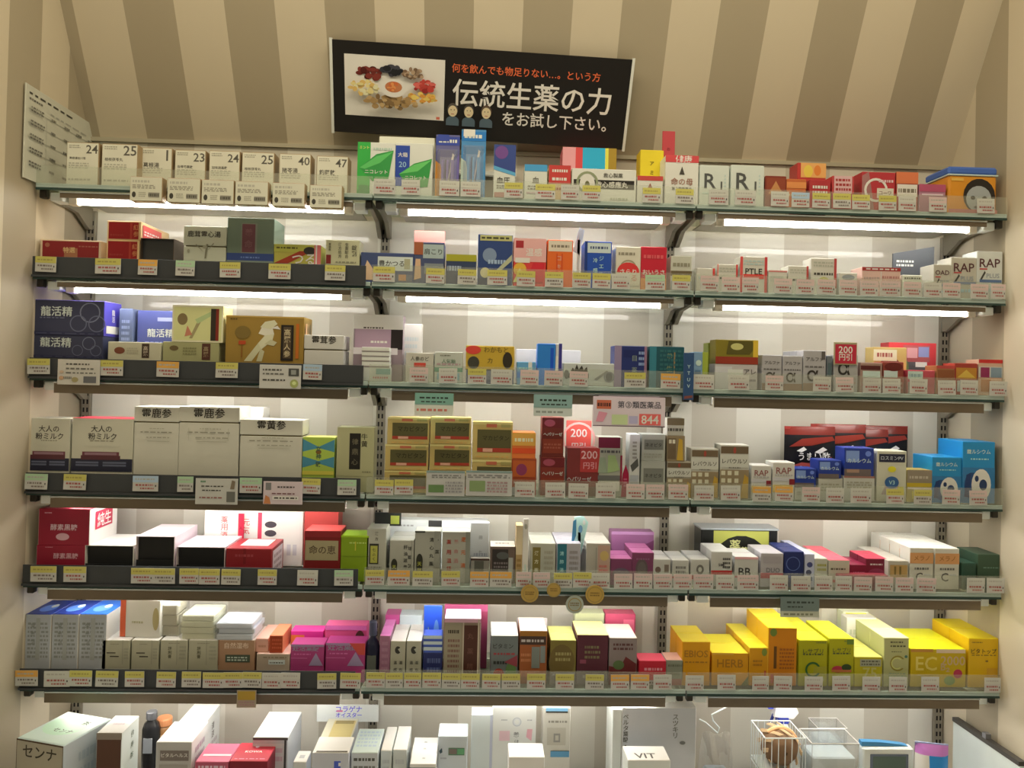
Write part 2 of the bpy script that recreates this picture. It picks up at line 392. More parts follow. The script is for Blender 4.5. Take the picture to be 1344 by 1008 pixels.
for cx, hair in ((.405, '#4c4238'), (.46, '#3b332b'), (.52, '#54402f')):
    sp += f'E {cx} .21 .022 .05 #4a5456;R {cx-.022} .155 {cx+.022} .21 #4a5456;E {cx} .33 .018 .075 {hair};E {cx} .315 .0155 .062 #d9a67c;R {cx-.007} .325 {cx-.004} .335 #2a2018;R {cx+.004} .325 {cx+.007} .335 #2a2018;R {cx-.005} .28 {cx+.005} .287 #9b4a3a;'
flatdraw(bn, 'lettering', sp, bw, bh, 0, 0, .0008)
b = MB(); b.box(-.02, .02, -bh/2-.10, -bh/2+.03, -.012, -.008, mat('#a09a88')); b.box(-.12, .12, -bh/2-.10, -bh/2-.095, -.06, .04, mat('#a09a88')); b.obj('stand', bn)

# notice sheet by the left wall
XN = XL+.006
A, B_, C_ = onX(33, 108, XN), onX(129, 164, XN), onX(33, 234, XN)
nt = thing('notice_board', 'white notice board with a printed table leaning on the left wall', 'notice', (XN+.001, 0, 0))
y0, y1 = A.y, B_.y; za = ZK[1]+ST
z0 = C_.z
b = MB(); b.box(-.002, .002, y0, y1, z0, A.z, mat('#a79d83', .5), .0008); b.obj('sheet', nt)
sp = 'X .04 .90 .62 .94 1 #3a352c;X .04 .84 .2 .88 1 #5a5345;X .3 .80 .8 .83 1 #8b836f;R .03 .745 .97 .752 #8f866f;R .03 .60 .97 .606 #8f866f;R .03 .45 .97 .456 #8f866f;R .03 .30 .97 .306 #8f866f;R .25 .16 .256 .75 #9a917a;'
for i in range(5):
    for j in range(4):
        sp += f'X {.3+j*.17:.2f} {.17+i*.145-.02:.3f} {.38+j*.17:.2f} {.20+i*.145:.3f} 1 #4a4437;'
    sp += f'X .05 {.17+i*.145-.03:.3f} .22 {.21+i*.145:.3f} 2 #5a5345;'
p = MB(); hgt = A.z-z0; draw(p, sp, y1-y0, 0, hgt, .0006); p.v = [(.002-y, x+(y0+y1)/2, z+z0) for x, y, z in p.v]; p.obj('print', nt)
# ================================================================== TOP SHELF
KR = '#8a6f4a'; WH = '#b9ae90'
for x0, x1, yt, no, sub, wd in ((87, 130, 187, '24', '葛根湯加川芎', 'tall white carton numbered 24 beside the notice board'), (133, 181, 189, '25', '桂枝茯苓丸', 'tall white carton numbered 25, second from the notice board'),
        (184, 226, 194, '1', '葛根湯', 'white carton numbered 1, third from the notice board'), (229, 270, 197, '23', '当帰芍薬散', 'white carton numbered 23, fourth from the notice board'), (274, 315, 198, '24', '加味逍遙散', 'shorter white carton numbered 24, fifth from the notice board'),
        (317, 360, 200, '25', '桂枝茯苓丸', 'shorter white carton numbered 25, sixth from the notice board'), (366, 408, 202, '40', '猪苓湯', 'white carton numbered 40, seventh from the notice board'), (415, 457, 205, '47', '釣藤散', 'white carton numbered 47, last from the notice board')):
    tall = x0 < 150; a = .14 if tall else 0
    it(1, x0, x1, yt, wd, KR, f'R .02 .02 .98 .985 #bdb294;T {no} {.78 if no!="1" else .84} {.85 if tall else .83} {.36 if no!="1" else .06} #4f483b;T {sub} .34 {.64 if tall else .6} .5 #3f392e;X .08 .86 .42 .95 2 #8d836b;X .08 .40 .7 .55 3 #9c927a;X .08 .12 .75 .2 1 #9c927a',
       d=.05, f=.03 if tall else .06, side=KR, group=None)
def cardbox(w, d, h):
    o = carton_obj('display_card', w, d, h, KR, 'R .015 .02 .985 .98 #b5aa8d;X .08 .72 .6 .9 1 #9b917a;X .08 .50 .78 .68 3 #7a705b;E .13 .26 .06 .12 #39342a;X .28 .16 .5 .38 3 #8d836c;R .58 .16 .92 .36 #7b725e;X .58 .16 .92 .36 1 #4b4437', top='#8a5f43', flap=False)
    q = MB(); q.box(-w*.3, w*.3, d/2, d/2+.006, h*.3, h*.86, mat('#8a5f43')); q.obj('mounting_tab', o); return o
for i, (x0, x1, yt, yb) in enumerate(((170, 213, 232, 264), (219, 263, 234, 266), (264, 307, 236, 268), (308, 352, 238, 269), (357, 400, 240, 271), (406, 449, 243, 273))):
    it(1, x0, x1, yt, 'barcoded white card box on the shelf front, ' + ['first', 'second', 'third', 'fourth', 'fifth', 'sixth'][i] + ' from the notice board', KR, d=.03, f=-.042, yb=yb, build=cardbox, name='display_card', group='barcoded card boxes on the top shelf edge')
GRN = 'P .06,.52,.5,.78,.95,.86,.95,.86,.82,.30,.4,.28,.06,.52 #2e7a35;P .06,.52,.5,.74,.95,.84,.6,.62,.2,.5 #4f9a4a;T ニコレット .5 .45 .6 #d9dccb'
it(1, 497, 570, 180, 'large white carton standing behind the two green gum cartons', '#b8ae93', 'T クールミント .72 .86 .36 #6b6450;X .1 .7 .5 .8 1 #8d846d', d=.05, f=.10)
it(1, 469, 519, 187, 'white and green gum carton with its green band at the left', '#b9b59c', 'R 0 0 .34 1 #2f8a35;P 0,0,.34,0,.34,.2,0,.1 #1f6f2c;R .05 .05 .28 .2 #256b2e;T ミント .18 .9 .25 #c8cf57;' + GRN + ';X .42 .84 .9 .92 1 #9aa38b', d=.06, f=.03)
it(1, 519, 568, 188, 'white and green gum carton with a dark blue strip', '#b9b59c', 'R 0 .2 .38 .95 #243a78;T 大箱 .19 .78 .26 #c9d0d6;T 20 .19 .6 .2 #7f96c4;P .1,.42,.5,.62,.98,.72,.88,.2,.4,.16 #2e7a35;P .1,.42,.5,.6,.98,.70,.6,.48 #58a04e;T ニコレット .55 .36 .58 #d9dccb', d=.06, f=.03)
def blister(c1, c2, c3, head, tagc):
    def f(w, d, h):
        b = MB(); b.box(-w/2, w/2, d/2-.002, d/2, 0, h, mat(c1), .0008); o = b.obj('brush_pack')
        p = MB(); draw(p, f'@f;R 0 .84 1 .97 {head};X .12 .86 .88 .95 1 #b9c0d6;P 0,0,.45,0,.2,.55,0,.6 {c2};P .55,.1,.98,.1,.98,.7,.75,.6 {c3};R .42 .16 .46 .62 #20212a;P .46,.16,.5,.16,.78,.7,.7,.72 #cfd6dc;R .08 .9 .55 1 {tagc}', w, 0, h, .0005)
        p.v = [(x, y+d/2-.002, z) for x, y, z in p.v]; p.obj('print', o)
        q = MB(); vs = []
        prof = [(0, .05), (.6, .07), (1, .2), (1, .62), (.55, .74), (0, .78)]
        for x in (-w*.42, -w*.3, w*.3, w*.42):
            k = .25 if abs(x) > w*.35 else 1
            vs += [(x, d/2-.0025-a*k*(d-.004), v*h) for a, v in prof]
        q.add(vs, [(i*6+j, i*6+j+1, i*6+j+7, i*6+j+6) for i in range(3) for j in range(5)], M_WRAP); q.obj('blister', o)
        for s in range(3):
            q = MB(); x = -w*.2+s*w*.2; q.tube([(x, d/2-.012, h*.1), (x, d/2-.012, h*.6)], .0035, mat(c3), 6); q.obj('brush', o)
        return o
    return f
it(1, 571, 603, 173, 'purple and orange hanging blister pack of small brushes', '#333', d=.03, f=.03, build=blister('#54506e', '#c07a2a', '#6a5a86', '#303c78', '#303c78'), name='brush_pack', cat='pack')
it(1, 605, 638, 166, 'blue blister pack of small brushes with a white tab', '#333', d=.03, f=.03, build=blister('#3f6e8c', '#a8ad95', '#4a7fae', '#1f5f8e', '#c8bfa6'), name='brush_pack', cat='pack')
it(1, 648, 677, 190, 'slim white carton with a slanted blue and purple top', '#b6ae98', 'P 0,.62,1,.5,1,1,0,1 #2d3a66;P 0,.62,1,.5,1,.44,0,.55 #4f86b0;E .35 .86 .3 .12 #5f3a68;T 血圧 .45 .36 .6 #3e382e;X .15 .2 .85 .28 2 #6c6453;R .05 .05 .5 .14 #9b6a5c', d=.06)
it(1, 688, 718, 216, 'small white carton with a blue top band', '#b8b09a', 'R 0 .82 1 1 #3f7fa8;T 血 .5 .58 .3 #5b5545;X .15 .30 .85 .44 2 #6c6453;R .1 .2 .9 .25 #a88f86', d=.06)
it(1, 720, 749, 217, 'small carton with a red top half and tan base', '#b39468', 'R 0 .5 1 1 #a8332c;X .15 .78 .85 .92 1 #dcb9a0;X .15 .55 .85 .7 1 #dcb9a0;X .1 .3 .9 .42 1 #8a4a32', d=.06)
it(1, 738, 809, 194, 'big carton with red, cyan and yellow stripes at the back', '#c25f5c', 'R .0 0 .26 1 #c77d78;R .24 0 .37 1 #b23a36;R .37 0 .79 1 #2388b2;V サンシスロ .6 .4 .55 #9cc0cc;R .79 0 .85 1 #c9b53c;R .85 0 1 1 #8a6a1f', d=.08, f=.12)
it(1, 750, 835, 222, 'wide white carton with a black lettered band and an arch emblem', '#bbb49c', 'R .03 .42 .97 .68 #221d18;T 救心感應丸 .62 .55 .5 #c9c0a8;T 救心製薬 .64 .82 .3 #4d463a;E .24 .52 .12 .34 #bdb69e;O .24 .6 .32 .07 #7a7a58;E .24 .5 .04 .14 #5a5432;X .6 .08 .9 .2 1 #9a947c', d=.06)
it(1, 840, 871, 197, 'bright yellow carton with dark vertical lettering at the back', '#d2a21f', 'V アミノ酸 .5 .55 .6 #4c3b12;R 0 0 1 .1 #9a3a22', d=.06, f=.10)
it(1, 836, 870, 231, 'small white carton with a red top band and brown emblem', '#b9ae98', 'R 0 .84 1 1 #a83a30;P .3,.4,.5,.75,.7,.4 #7d4a38;X .2 .15 .8 .25 1 #8a7a66', d=.06)
it(1, 873, 917, 204, 'white carton with a red lid and brown emblem lettering', '#bcb29e', 'R 0 .86 1 1 #b03a38;T 健康 .55 .92 .5 #dcb0a8;P .42,.62,.5,.78,.58,.62 #3c342a;T 命の母 .5 .48 .66 #8a5f4c;T 第２類医薬品 .5 .34 .6 #3c342a', d=.07)
t = it(1, 869, 886, 172, 'narrow red upright popup card behind the red-lidded carton', '#9b3334', 'V おすすめ .5 .55 .6 #6e1e22', d=.004, f=.11, name='popup_card', cat='card', flap=False)
for x0, x1, wd in ((918, 957, 'white carton with a big dark capital letter R beside the red-lidded carton'), (959, 1003, 'white carton with a big dark capital letter R beside the dark red cartons')):
    it(1, x0, x1, 217, wd, '#b2ae99', 'T R .36 .62 .4 #45433c;T 1 .74 .5 .055 #45433c;X .84 .3 .9 .8 6 #9aa394;X .1 .3 .6 .35 1 #a4b09e', d=.06, cat='box')
it(1, 1004, 1032, 231, 'dark red carton with a brown picture', '#6e2a1c', 'R .06 .4 .94 .94 #7b3520;P .15,.45,.5,.85,.85,.45 #a8703e', d=.06)
it(1, 1032, 1058, 235, 'small orange carton with a darker base', '#a8562a', 'R 0 .7 1 .9 #c0743c;X .1 .4 .9 .55 1 #d0a070', d=.06)
it(1, 1046, 1084, 214, 'red carton with orange round pictures at the back', '#9c2f28', 'R .12 .72 1 1 #c78a4a;E .38 .84 .16 .12 #d8a23c;E .7 .86 .12 .1 #b86a2a;X .3 .45 .9 .62 2 #e0b5ac;R 0 0 1 .2 #7c1f1c', d=.06, f=.10)
it(1, 1062, 1090, 236, 'small dark red carton with white lines of print', '#962a2a', 'X .15 .5 .85 .85 2 #ddb4a8', d=.06)
it(1, 1092, 1121, 231, 'red carton with white lines of print on a pale patch', '#a03432', 'R .08 .5 .9 1 #b98f84;X .15 .55 .85 .95 3 #8c2a28;R .2 .3 .4 .42 #c8963c', d=.06)
it(1, 1131, 1175, 226, 'wide red carton with a white curved emblem', '#9b2a2c', 'P .0,0,.38,0,.3,.5,.2,1,0,.9 #8a5a52;O .42 .55 .3 .06 #d8b8a8;R .45 .35 .95 .6 #b8a88f;T コーワ .7 .48 .36 #5f3f30;X .5 .72 .95 .84 1 #d09a90', d=.07)
it(1, 1176, 1205, 226, 'carton with an orange top, white label and red base', '#8c2f26', 'R 0 .72 1 1 #b8613a;R .04 .40 .96 .70 #bfb49c;X .1 .46 .9 .64 1 #6b5f4c;X .1 .25 .9 .36 1 #d8b0a0', d=.06)
it(1, 1206, 1241, 242, 'pink and mauve carton under the top right corner', '#94636a', 'R 0 .75 1 1 #9a4354;R .1 .62 .9 .68 #c8a0a0', d=.06)
def tub(w, d, h):
    b = MB(); b.box(-w/2, w/2, -d/2, d/2, 0, h*.83, mat('#b8741f'), .006); o = b.obj('baby_soap_box')
    q = MB(); q.box(-w/2-.002, w/2+.001, -d/2-.002, d/2, h*.83, h, mat('#3b5488', .35), .006); q.obj('lid', o)
    q = MB(); q.box(-w/2-.003, w/2+.0015, -d/2-.003, d/2+.001, h*.81, h*.84, mat('#aab3bd', .35), .001); q.obj('lid_rim', o)
    p = MB(); draw(p, 'E .63 .40 .33 .36 #231d18;E .62 .34 .26 .27 #8d8a80;E .5 .36 .05 .04 #2b2824;E .74 .36 .05 .04 #2b2824;E .62 .25 .05 .03 #6f6a62;E .62 .17 .1 .03 #5b5048;R 0 .0 1 .12 #a85f55;R .05 .7 .3 .76 #d08f3a', w, d, h); p.obj('print', o)
    return o
it(1, 1245, 1309, 219, 'orange carton with a blue lid and a round baby portrait', '#b8741f', d=.12, build=tub, name='baby_soap_box')

# ================================================================== SECOND SHELF
it(2, 52, 132, 315, 'wide dark red carton with a cream border and gold lettering', '#b89c78', 'R .04 .02 .97 .93 #741c1c;E .12 .7 .04 .12 #8a5038;R .40 .05 .62 .55 #8f5a3a;T 特選 .48 .45 .2 #b89460;X .64 .6 .95 .72 1 #8a4a3a', d=.12)
red = 'R .05 .05 .93 .93 #7d1416;R .68 .05 .74 .93 #8f2c20;V 紅参 .86 .5 .7 #a8643a;X .1 .2 .5 .3 2 #8c3028'
a = it(2, 139, 183, 315, 'red panelled carton with a cream border, lower of the stacked pair', '#c79a68', red + ';@r;R .05 .15 .7 .85 #b5443c;X .1 .3 .6 .6 2 #d8b0a0', d=.19)
it(2, 140, 185, 290, 'red panelled carton with a cream border, upper of the stacked pair', '#c79a68', red + ';@r;R .05 .15 .7 .85 #b5443c;X .1 .3 .6 .6 2 #e0c0b0', d=.19, on=a)
def traybox(dark, rim):
    def f(w, d, h):
        t = .0015; b = MB(); m = mat(rim)
        b.box(-w/2, -w/2+t, -d/2, d/2, 0, h, m); b.box(w/2-t, w/2, -d/2, d/2, 0, h, m); b.box(-w/2+t, w/2-t, -d/2, d/2, h-t, h, m); b.box(-w/2+t, w/2-t, -d/2, d/2, 0, t, m); o = b.obj('open_carton')
        q = MB(); q.box(-w/2+t, w/2-t, -d/2+.012, -d/2+.014, t, h-t, mat(dark)); q.obj('inner_flap', o)
        q = MB(); q.box(-w/2+t, w/2-t, -d/2-.001, -d/2+.001, t, h*.45, mat(dark)); q.obj('front_lip', o)
        return o
    return f
it(2, 184, 228, 313, 'dark grey open-fronted carton beside the red pair', '#333', d=.07, f=.028, build=traybox('#383632', '#4a3a2c'), name='open_carton')
it(2, 241, 297, 297, 'white lidded carton with one line of brush lettering', '#aaa488', 'T 鹿茸霊心湯 .48 .78 .78 #2c271e;P .5,.1,.54,.1,.58,.5,.53,.5 #6f684f;P .5,.25,.3,.5,.28,.48 #7d765c;P .56,.3,.72,.52,.7,.54 #7d765c;E .12 .3 .03 .05 #8a8267;E .5 .42 .05 .05 #8a8267', lid=.62, d=.10)
it(2, 298, 360, 286, 'grey-green carton with a maroon upright label and blue foot band', '#5c6450', 'R 0 .06 1 .22 #2d3b63;R 0 0 1 .06 #6a7060;R .30 .22 .64 .88 #6b6a58;R .32 .24 .60 .86 #5a3234;V 養命 .46 .55 .5 #6b4644;X .3 .1 .7 .16 1 #5a6a8e', d=.11)
it(2, 359, 421, 321, 'yellow and dark red carton with large white kana', '#9d8f3c', 'R 0 .62 .8 1 #a29a3e;X .05 .75 .5 .9 1 #4c441c;P 0,.05,.55,.68,.8,.68,.5,.3,.3,.05 #8a2f1c;E .76 .7 .13 .2 #2b2620;T つる .64 .28 .5 #d8d0b8;R .86 0 1 1 #b9605a;R .89 0 .92 1 #d8b0a0', d=.08)
it(2, 427, 472, 315, 'beige carton with columns of print and a dark red square', '#aaa079', 'R .02 .08 .16 .42 #6e1f1c;V 胃腸薬 .12 .72 .3 #57503a;V 漢方処方 .42 .6 .6 #5b5440;V 生薬配合 .62 .6 .6 #5b5440;V 錠剤 .84 .6 .45 #5b5440;X .3 .1 .9 .2 1 #7d7558', d=.07)
it(2, 473, 543, 332, 'navy carton with a pale lettered panel and a hand picture', '#39405a', 'P .0,.1,.12,.75,.3,.3,.42,.1 #c49a74;R .32 .42 .98 .88 #b0ad9c;T 豊かつる .58 .66 .48 #2c2a26;R .82 .48 .93 .82 #938a68;R .45 .05 .98 .3 #54545c;R .72 .1 .86 .3 #a8744c', d=.07)
it(2, 543, 583, 318, 'navy carton with a grey picture under a pink pop card', '#3d4156', 'R .3 .62 .98 .95 #8f9488;T 肩こり .63 .78 .6 #44463f;R 0 .7 .3 1 #8a4a2c;R .35 .25 .98 .5 #6f6f68;P .02,.1,.25,.15,.22,.6,.06,.6 #b58d68;R .4 .15 .9 .28 #8a4538', d=.07)
it(2, 543, 584, 303, 'pink and orange pop card behind the hand-picture carton', '#d47a66', 'R .3 .3 .9 .7 #d8c0a0;X .2 .2 .9 .5 1 #4a5c48;X .1 .6 .5 .8 1 #5a4038', d=.003, f=.11, name='popup_card', cat='card', flap=False)
it(2, 585, 625, 334, 'navy carton with a mustard top edge', '#2f3648', 'R 0 .78 1 1 #8f8524;P .55,0,1,.5,1,.05,.95,0 #b58f6c;X .05 .4 .5 .7 1 #8a8f94;R .7 0 .98 .2 #9a8c4a', d=.07)
it(2, 627, 673, 308, 'tall navy carton with a gold band and a pale disc', '#28375a', 'R .06 .88 .98 .99 #9b9258;X .1 .9 .95 .97 1 #3a3826;E .34 .6 .2 .14 #6b7480;X .3 .40 .8 .55 1 #8a94a0;E .22 .26 .14 .1 #b8a878;P .5,.2,.98,.5,.98,.62,.45,.25 #9a9470;R .02 0 .35 .15 #1f2a44', d=.08)
it(2, 674, 717, 313, 'pink and red carton with a yellow splash', '#b8342e', 'R 0 .52 1 1 #d88a7c;R .06 .8 .3 .95 #8a2224;T 温感 .62 .72 .5 #ecd8c8;R .05 .5 .5 .6 #e0cdb8;E .2 .36 .2 .14 #d88f30;P .4,.1,.9,.1,.95,.5,.6,.5 #b02028;P .0,.1,.3,.1,.2,.4 #e0c060', d=.07)
it(2, 718, 752, 315, 'orange carton with a cream header and red upright lines', '#c4541f', 'R .04 .76 .96 .98 #b8a58a;X .15 .82 .85 .92 1 #6f604c;V ロキソ .46 .45 .5 #d8896a;R .56 .2 .6 .72 #b03a18;R .36 .2 .4 .72 #b03a18', d=.07)
it(2, 767, 803, 317, 'blue carton with a cream header', '#1f3f80', 'R .1 .76 .96 .97 #a8aaa4;X .2 .82 .85 .92 1 #3c4458;V 冷感 .4 .5 .42 #9ab0d0;V ジェル .62 .48 .5 #8aa4cc;R 0 0 .1 1 #162c5c', d=.08)
def stickpop(w, d, h):
    b = MB(); b.box(-w*.12, w*.12, -d/2, d/2, 0, h*.8, mat('#bcb5a6')); o = b.obj('popup_card'); q = MB()
    vs = [(-w/2, -d/2, h*.62), (w*.1, -d/2, h*.55), (w/2, -d/2, h*.95), (w*.05, -d/2, h)]
    q.add(vs+[(x, y+d, z) for x, y, z in vs], [(0, 1, 2, 3), (7, 6, 5, 4)]+[(i, 4+i, 4+(i+1) % 4, (i+1) % 4) for i in range(4)], mat('#a7a2c4')); q.obj('flag', o); return o
it(2, 752, 767, 298, 'white stick with a slanted lilac flag card', '#a8a8c0', d=.004, f=.05, build=stickpop, name='popup_card', cat='card')
it(2, 808, 841, 324, 'cream carton with a red dome picture', '#b5a78c', 'X .1 .78 .8 .9 1 #7b6f58;O .5 .5 .2 .03 #8a7a5c;E .5 .42 .45 .22 #b52c28;R .03 .1 .97 .40 #b5a78c;T さらり .5 .42 .66 #e0b0a0;T うる .6 .28 .5 #b07860', d=.07)
it(2, 841, 875, 324, 'red carton with white kana and an orange foot', '#a61c28', 'T おいうさ .5 .42 .86 #dcb4a0;R 0 0 1 .28 #b9743c;X .1 .7 .9 .85 1 #b84a48;E .5 .16 .3 .1 #a8c090', d=.07)
it(2, 880, 908, 336, 'small beige carton with a brown band below the middle bracket', '#a59c84', 'R 0 .44 1 .58 #5a4a30;X .1 .66 .9 .85 1 #7b7158;R 0 0 1 .3 #8c8a80', d=.06)
PB = 'X .1 .72 .9 .9 2 #9a927c;X .12 .45 .85 .58 1 #3a342a'
for x0, x1, yt, wd, ex in ((914, 938, 352, 'white carton with a red right edge, first in the right bay', 'R .88 .3 1 1 #b8342c;X .1 .5 .8 .7 1 #9aa090'),
        (941, 968, 347, 'white carton with red edges beside the first', 'R 0 0 .05 1 #c05a4c;R .92 .3 1 1 #b02c28;' + PB), (971, 1007, 337, 'taller white carton with red sides and a red label', 'R 0 0 .1 1 #b9443c;R .9 0 1 1 #a83430;X .14 .76 .86 .92 2 #98a090;T PTLE .5 .6 .62 #2c2820;R .12 .40 .88 .52 #b8231c'),
        (1008, 1033, 355, 'plain grey-white carton with a thin red top line', 'R 0 .93 1 1 #b06a5c;X .1 .5 .8 .8 2 #a09a86'), (1034, 1061, 349, 'grey-white carton with a narrow red right edge', 'R .9 .3 1 1 #a03c34;' + PB),
        (1064, 1098, 339, 'taller grey-white carton with an olive emblem and red edge', 'R .9 .2 1 1 #9c3a34;X .1 .76 .85 .92 2 #98927c;X .12 .52 .85 .64 1 #3a342a;E .5 .40 .2 .1 #9a8f48'), (1101, 1125, 358, 'small white carton with a grey oval cap mark', 'E .5 .8 .35 .12 #7d7a72;X .2 .4 .8 .6 1 #a8a290')):
    it(2, x0, x1, yt, wd, '#b0a48e', ex, d=.06)
it(2, 1131, 1182, 351, 'wide pale pink carton with a dark red top line', '#b7917c', 'R 0 .88 1 1 #8a2a26;X .1 .9 .9 .98 1 #d8b0a0;X .05 .3 .45 .7 3 #9a8070;X .52 .3 .95 .75 3 #a06a5c;R .48 0 .5 .86 #c8b0a0', d=.07)
it(2, 1184, 1210, 361, 'small cream carton with a green line', '#b6ae94', 'R .05 .35 .95 .42 #8a9a70;X .1 .8 .9 .92 1 #5a5544', d=.06)
def standee(w, d, h):
    b = MB(); vs = [(-w/2, 0), (w/2, 0), (w/2, h), (-w/2, h*.86)]; v3 = [(x, -d/2, z) for x, z in vs] + [(x, d/2, z) for x, z in vs]
    b.add(v3, [(0, 1, 2, 3), (7, 6, 5, 4)]+[(i, 4+i, 4+(i+1) % 4, (i+1) % 4) for i in range(4)], mat('#4a4844', .3)); o = b.obj('display_standee')
    p = MB(); draw(p, 'R .1 .12 .98 .28 #2d4a6c;X .08 .62 .5 .76 2 #b8b4a8;X .3 .4 .95 .5 1 #6a6862;R .12 .3 .98 .34 #6f7f94', w, d, h); p.obj('print', o)
    q = MB(); q.box(-w/2, w/2, d/2, d/2+.05, 0, .004, mat('#4a4844')); q.obj('foot', o); return o
it(2, 1172, 1226, 323, 'dark grey display panel with a blue stripe at the back', '#444', d=.006, f=.15, build=standee, name='display_standee', cat='display')
for x0, x1, yt, s, wd in ((1225, 1248, 347, 'OAD', 'small grey carton with letters, lowest of the lettered three'), (1248, 1282, 338, 'RAP', 'grey-white carton with red and black letters beside the lowest lettered one'), (1282, 1316, 330, 'RAP', 'tallest white carton with red and black letters beside the wall')):
    it(2, x0, x1, yt, wd, '#b0a996' if x0 > 1250 else '#9f937c', f'T {s} .5 .76 .8 #4b2a28;R .1 .62 .4 .65 #9c3a34;P .1,.4,.3,.6,.34,.56,.16,.38 #39342c;T PLUS .62 .5 .5 #7f7f7a;R .1 .36 .96 .42 #4c5a70;X .1 .14 .9 .28 1 #8fa0a4', d=.07)

# ================================================================== THIRD SHELF
nv = 'O .80 .66 .29 .035 #65656f;O .64 .34 .24 .03 #565663;O .9 .34 .24 .03 #565663;T 龍活精 .33 .68 .44 #b0aeb4;X .1 .46 .45 .52 1 #5b5b68;R 0 0 1 .1 #26263a;X .05 .02 .95 .08 1 #3c3c4c'
a = it(3, 42, 135, 440, 'large navy carton with ring emblems, lower of the stacked pair', '#31313f', nv, d=.10)
it(3, 43, 137, 394, 'large navy carton with ring emblems, upper of the stacked pair', '#31313f', nv + ';@r;V 龍活 .5 .6 .4 #d8d8e8;R .1 .08 .9 .3 #d0cce0', d=.10, on=a, side='#4a3f8a', top='#6a5aa8')
it(3, 156, 174, 405, 'slim grey-blue carton beside the navy stack', '#5d6170', 'X .2 .5 .8 .85 4 #8a8e9a;R .1 .02 .9 .2 #8c919e', d=.06, f=.09)
it(3, 180, 233, 408, 'blue-violet carton with pale lettering behind the cream cartons', '#47496e', 'T 龍活精 .58 .66 .66 #b8b6bc;R .5 .84 .95 .9 #8a88a8;X .2 .45 .8 .55 1 #7a7a98', d=.08, f=.10)
bird = 'E .2 .62 .1 .16 #6e5a38;P .34,.1,.4,.1,.56,.55,.5,.58 #8a7a50;P .5,.5,.8,.75,.84,.9,.45,.62 #98a068;P .25,.15,.4,.2,.3,.45 #a8684c;R .76 .05 .86 .92 #2b241a;R .86 .05 .92 .92 #6e2418'
a1 = it(3, 141, 211, 449, 'cream carton with a red-brown seal and dark upright label', '#a89c7c', 'E .22 .5 .1 .2 #6b3a26;R .64 .1 .78 .92 #3a2a20;V 高麗 .71 .5 .6 #a89478;X .36 .3 .58 .7 3 #9a8e70', d=.08)
a2 = it(3, 213, 287, 449, 'olive cream carton under the pale yellow bird carton', '#8d8558', 'E .2 .66 .08 .14 #5c4a2c;R .7 .06 .85 .94 #4a2a20;V 高麗 .77 .5 .6 #8a7450;X .36 .3 .6 .75 3 #746c44', d=.08)
it(3, 226, 293, 401, 'pale yellow carton with a bird drawing, resting on another', '#c2b878', 'R 0 0 1 1 #c9c088;R .03 .05 .97 .95 #b5ac70;' + bird, d=.08, on=a2)
it(3, 296, 399, 415, 'large gold carton with a white crane and a dark upright label', '#86662a', 'R 0 .97 1 1 #a8843c;P .24,.02,.34,.02,.46,.30,.42,.42 #b0a47c;P .42,.42,.46,.28,.60,.48,.62,.62,.5,.58 #b8ac86;P .40,.02,.47,.02,.50,.24,.45,.3 #a89c74;P .42,.62,.5,.58,.62,.62,.6,.74,.46,.76 #c2b894;P .44,.76,.58,.72,.66,.84,.62,.92,.5,.88 #b8ac86;P .58,.74,.7,.72,.66,.80 #c8bf9c;P .5,.4,.62,.36,.66,.44,.58,.5 #a89c74;E .22 .64 .1 .14 #6b5426;R .17 .38 .26 .46 #9a3a1c;R .205 .1 .22 .38 #7a4a1c;R .71 .05 .87 .82 #1f1914;R .74 .1 .84 .78 #4a3a28;V 高麗人参 .79 .43 .62 #b09a70;R .9 .1 .94 .85 #a4561c;X .06 .9 .16 .95 1 #3a2c14;@r;R .1 .1 .3 .9 #b88a5a;R .4 .1 .5 .9 #9a7a4a;R .6 .1 .75 .9 #6a5a3a', d=.10)
it(3, 399, 451, 440, 'white lidded carton with brush lettering beside the gold carton', '#b0a592', 'T 霊茸参 .5 .84 .62 #332d24', lid=.68, d=.09, short='white lidded brush-lettered carton')
def stackcarton(w, d, h):
    return carton_obj('carton', w, d, h, '#7d6864', 'R 0 .78 1 1 #c8bfb4;R .03 .48 .76 .78 #94767a;R .76 .48 1 .78 #221a18;R 0 .40 .9 .5 #b8a8a0;X .35 .56 .7 .62 1 #c8b8b4;X .2 .78 .6 .82 1 #3a302c', flap=True)
it(3, 464, 529, 413, 'tall mauve and white carton behind four stacked jars', '#7d6864', d=.07, f=.06, build=stackcarton)
it(3, 529, 554, 425, 'plain white carton beside the tall mauve carton', '#c2bdb0', 'X .1 .3 .8 .8 4 #b0aca0', d=.03, f=.10)
a = it(3, 474, 512, 482, 'white jar carton with a green label under the flat jars', '#aaa490', 'R .5 .5 1 .9 #6a8474;X .4 .15 .95 .4 1 #a06058', d=.035, f=.012)
for i in range(4):
    a = it(3, 474, 511, 474.5-i*6.3, 'white flat jar, ' + ['lowest', 'second lowest', 'second highest', 'topmost'][i] + ' of the stack of four', '#b8b09e', 'R 0 .0 1 .22 #7a6c62', d=.035, f=.012, on=a, name='cream_jar', cat='jar', group='stacked flat white jars', flap=False)
it(3, 532, 569, 463, 'cream carton with red and yellow lettering', '#a89c86', 'T 人参のど .5 .8 .66 #4c463a;R .3 .52 .72 .66 #b03a2c;R .26 .38 .76 .48 #b09a30;X .3 .15 .8 .28 1 #a0685c', d=.06)
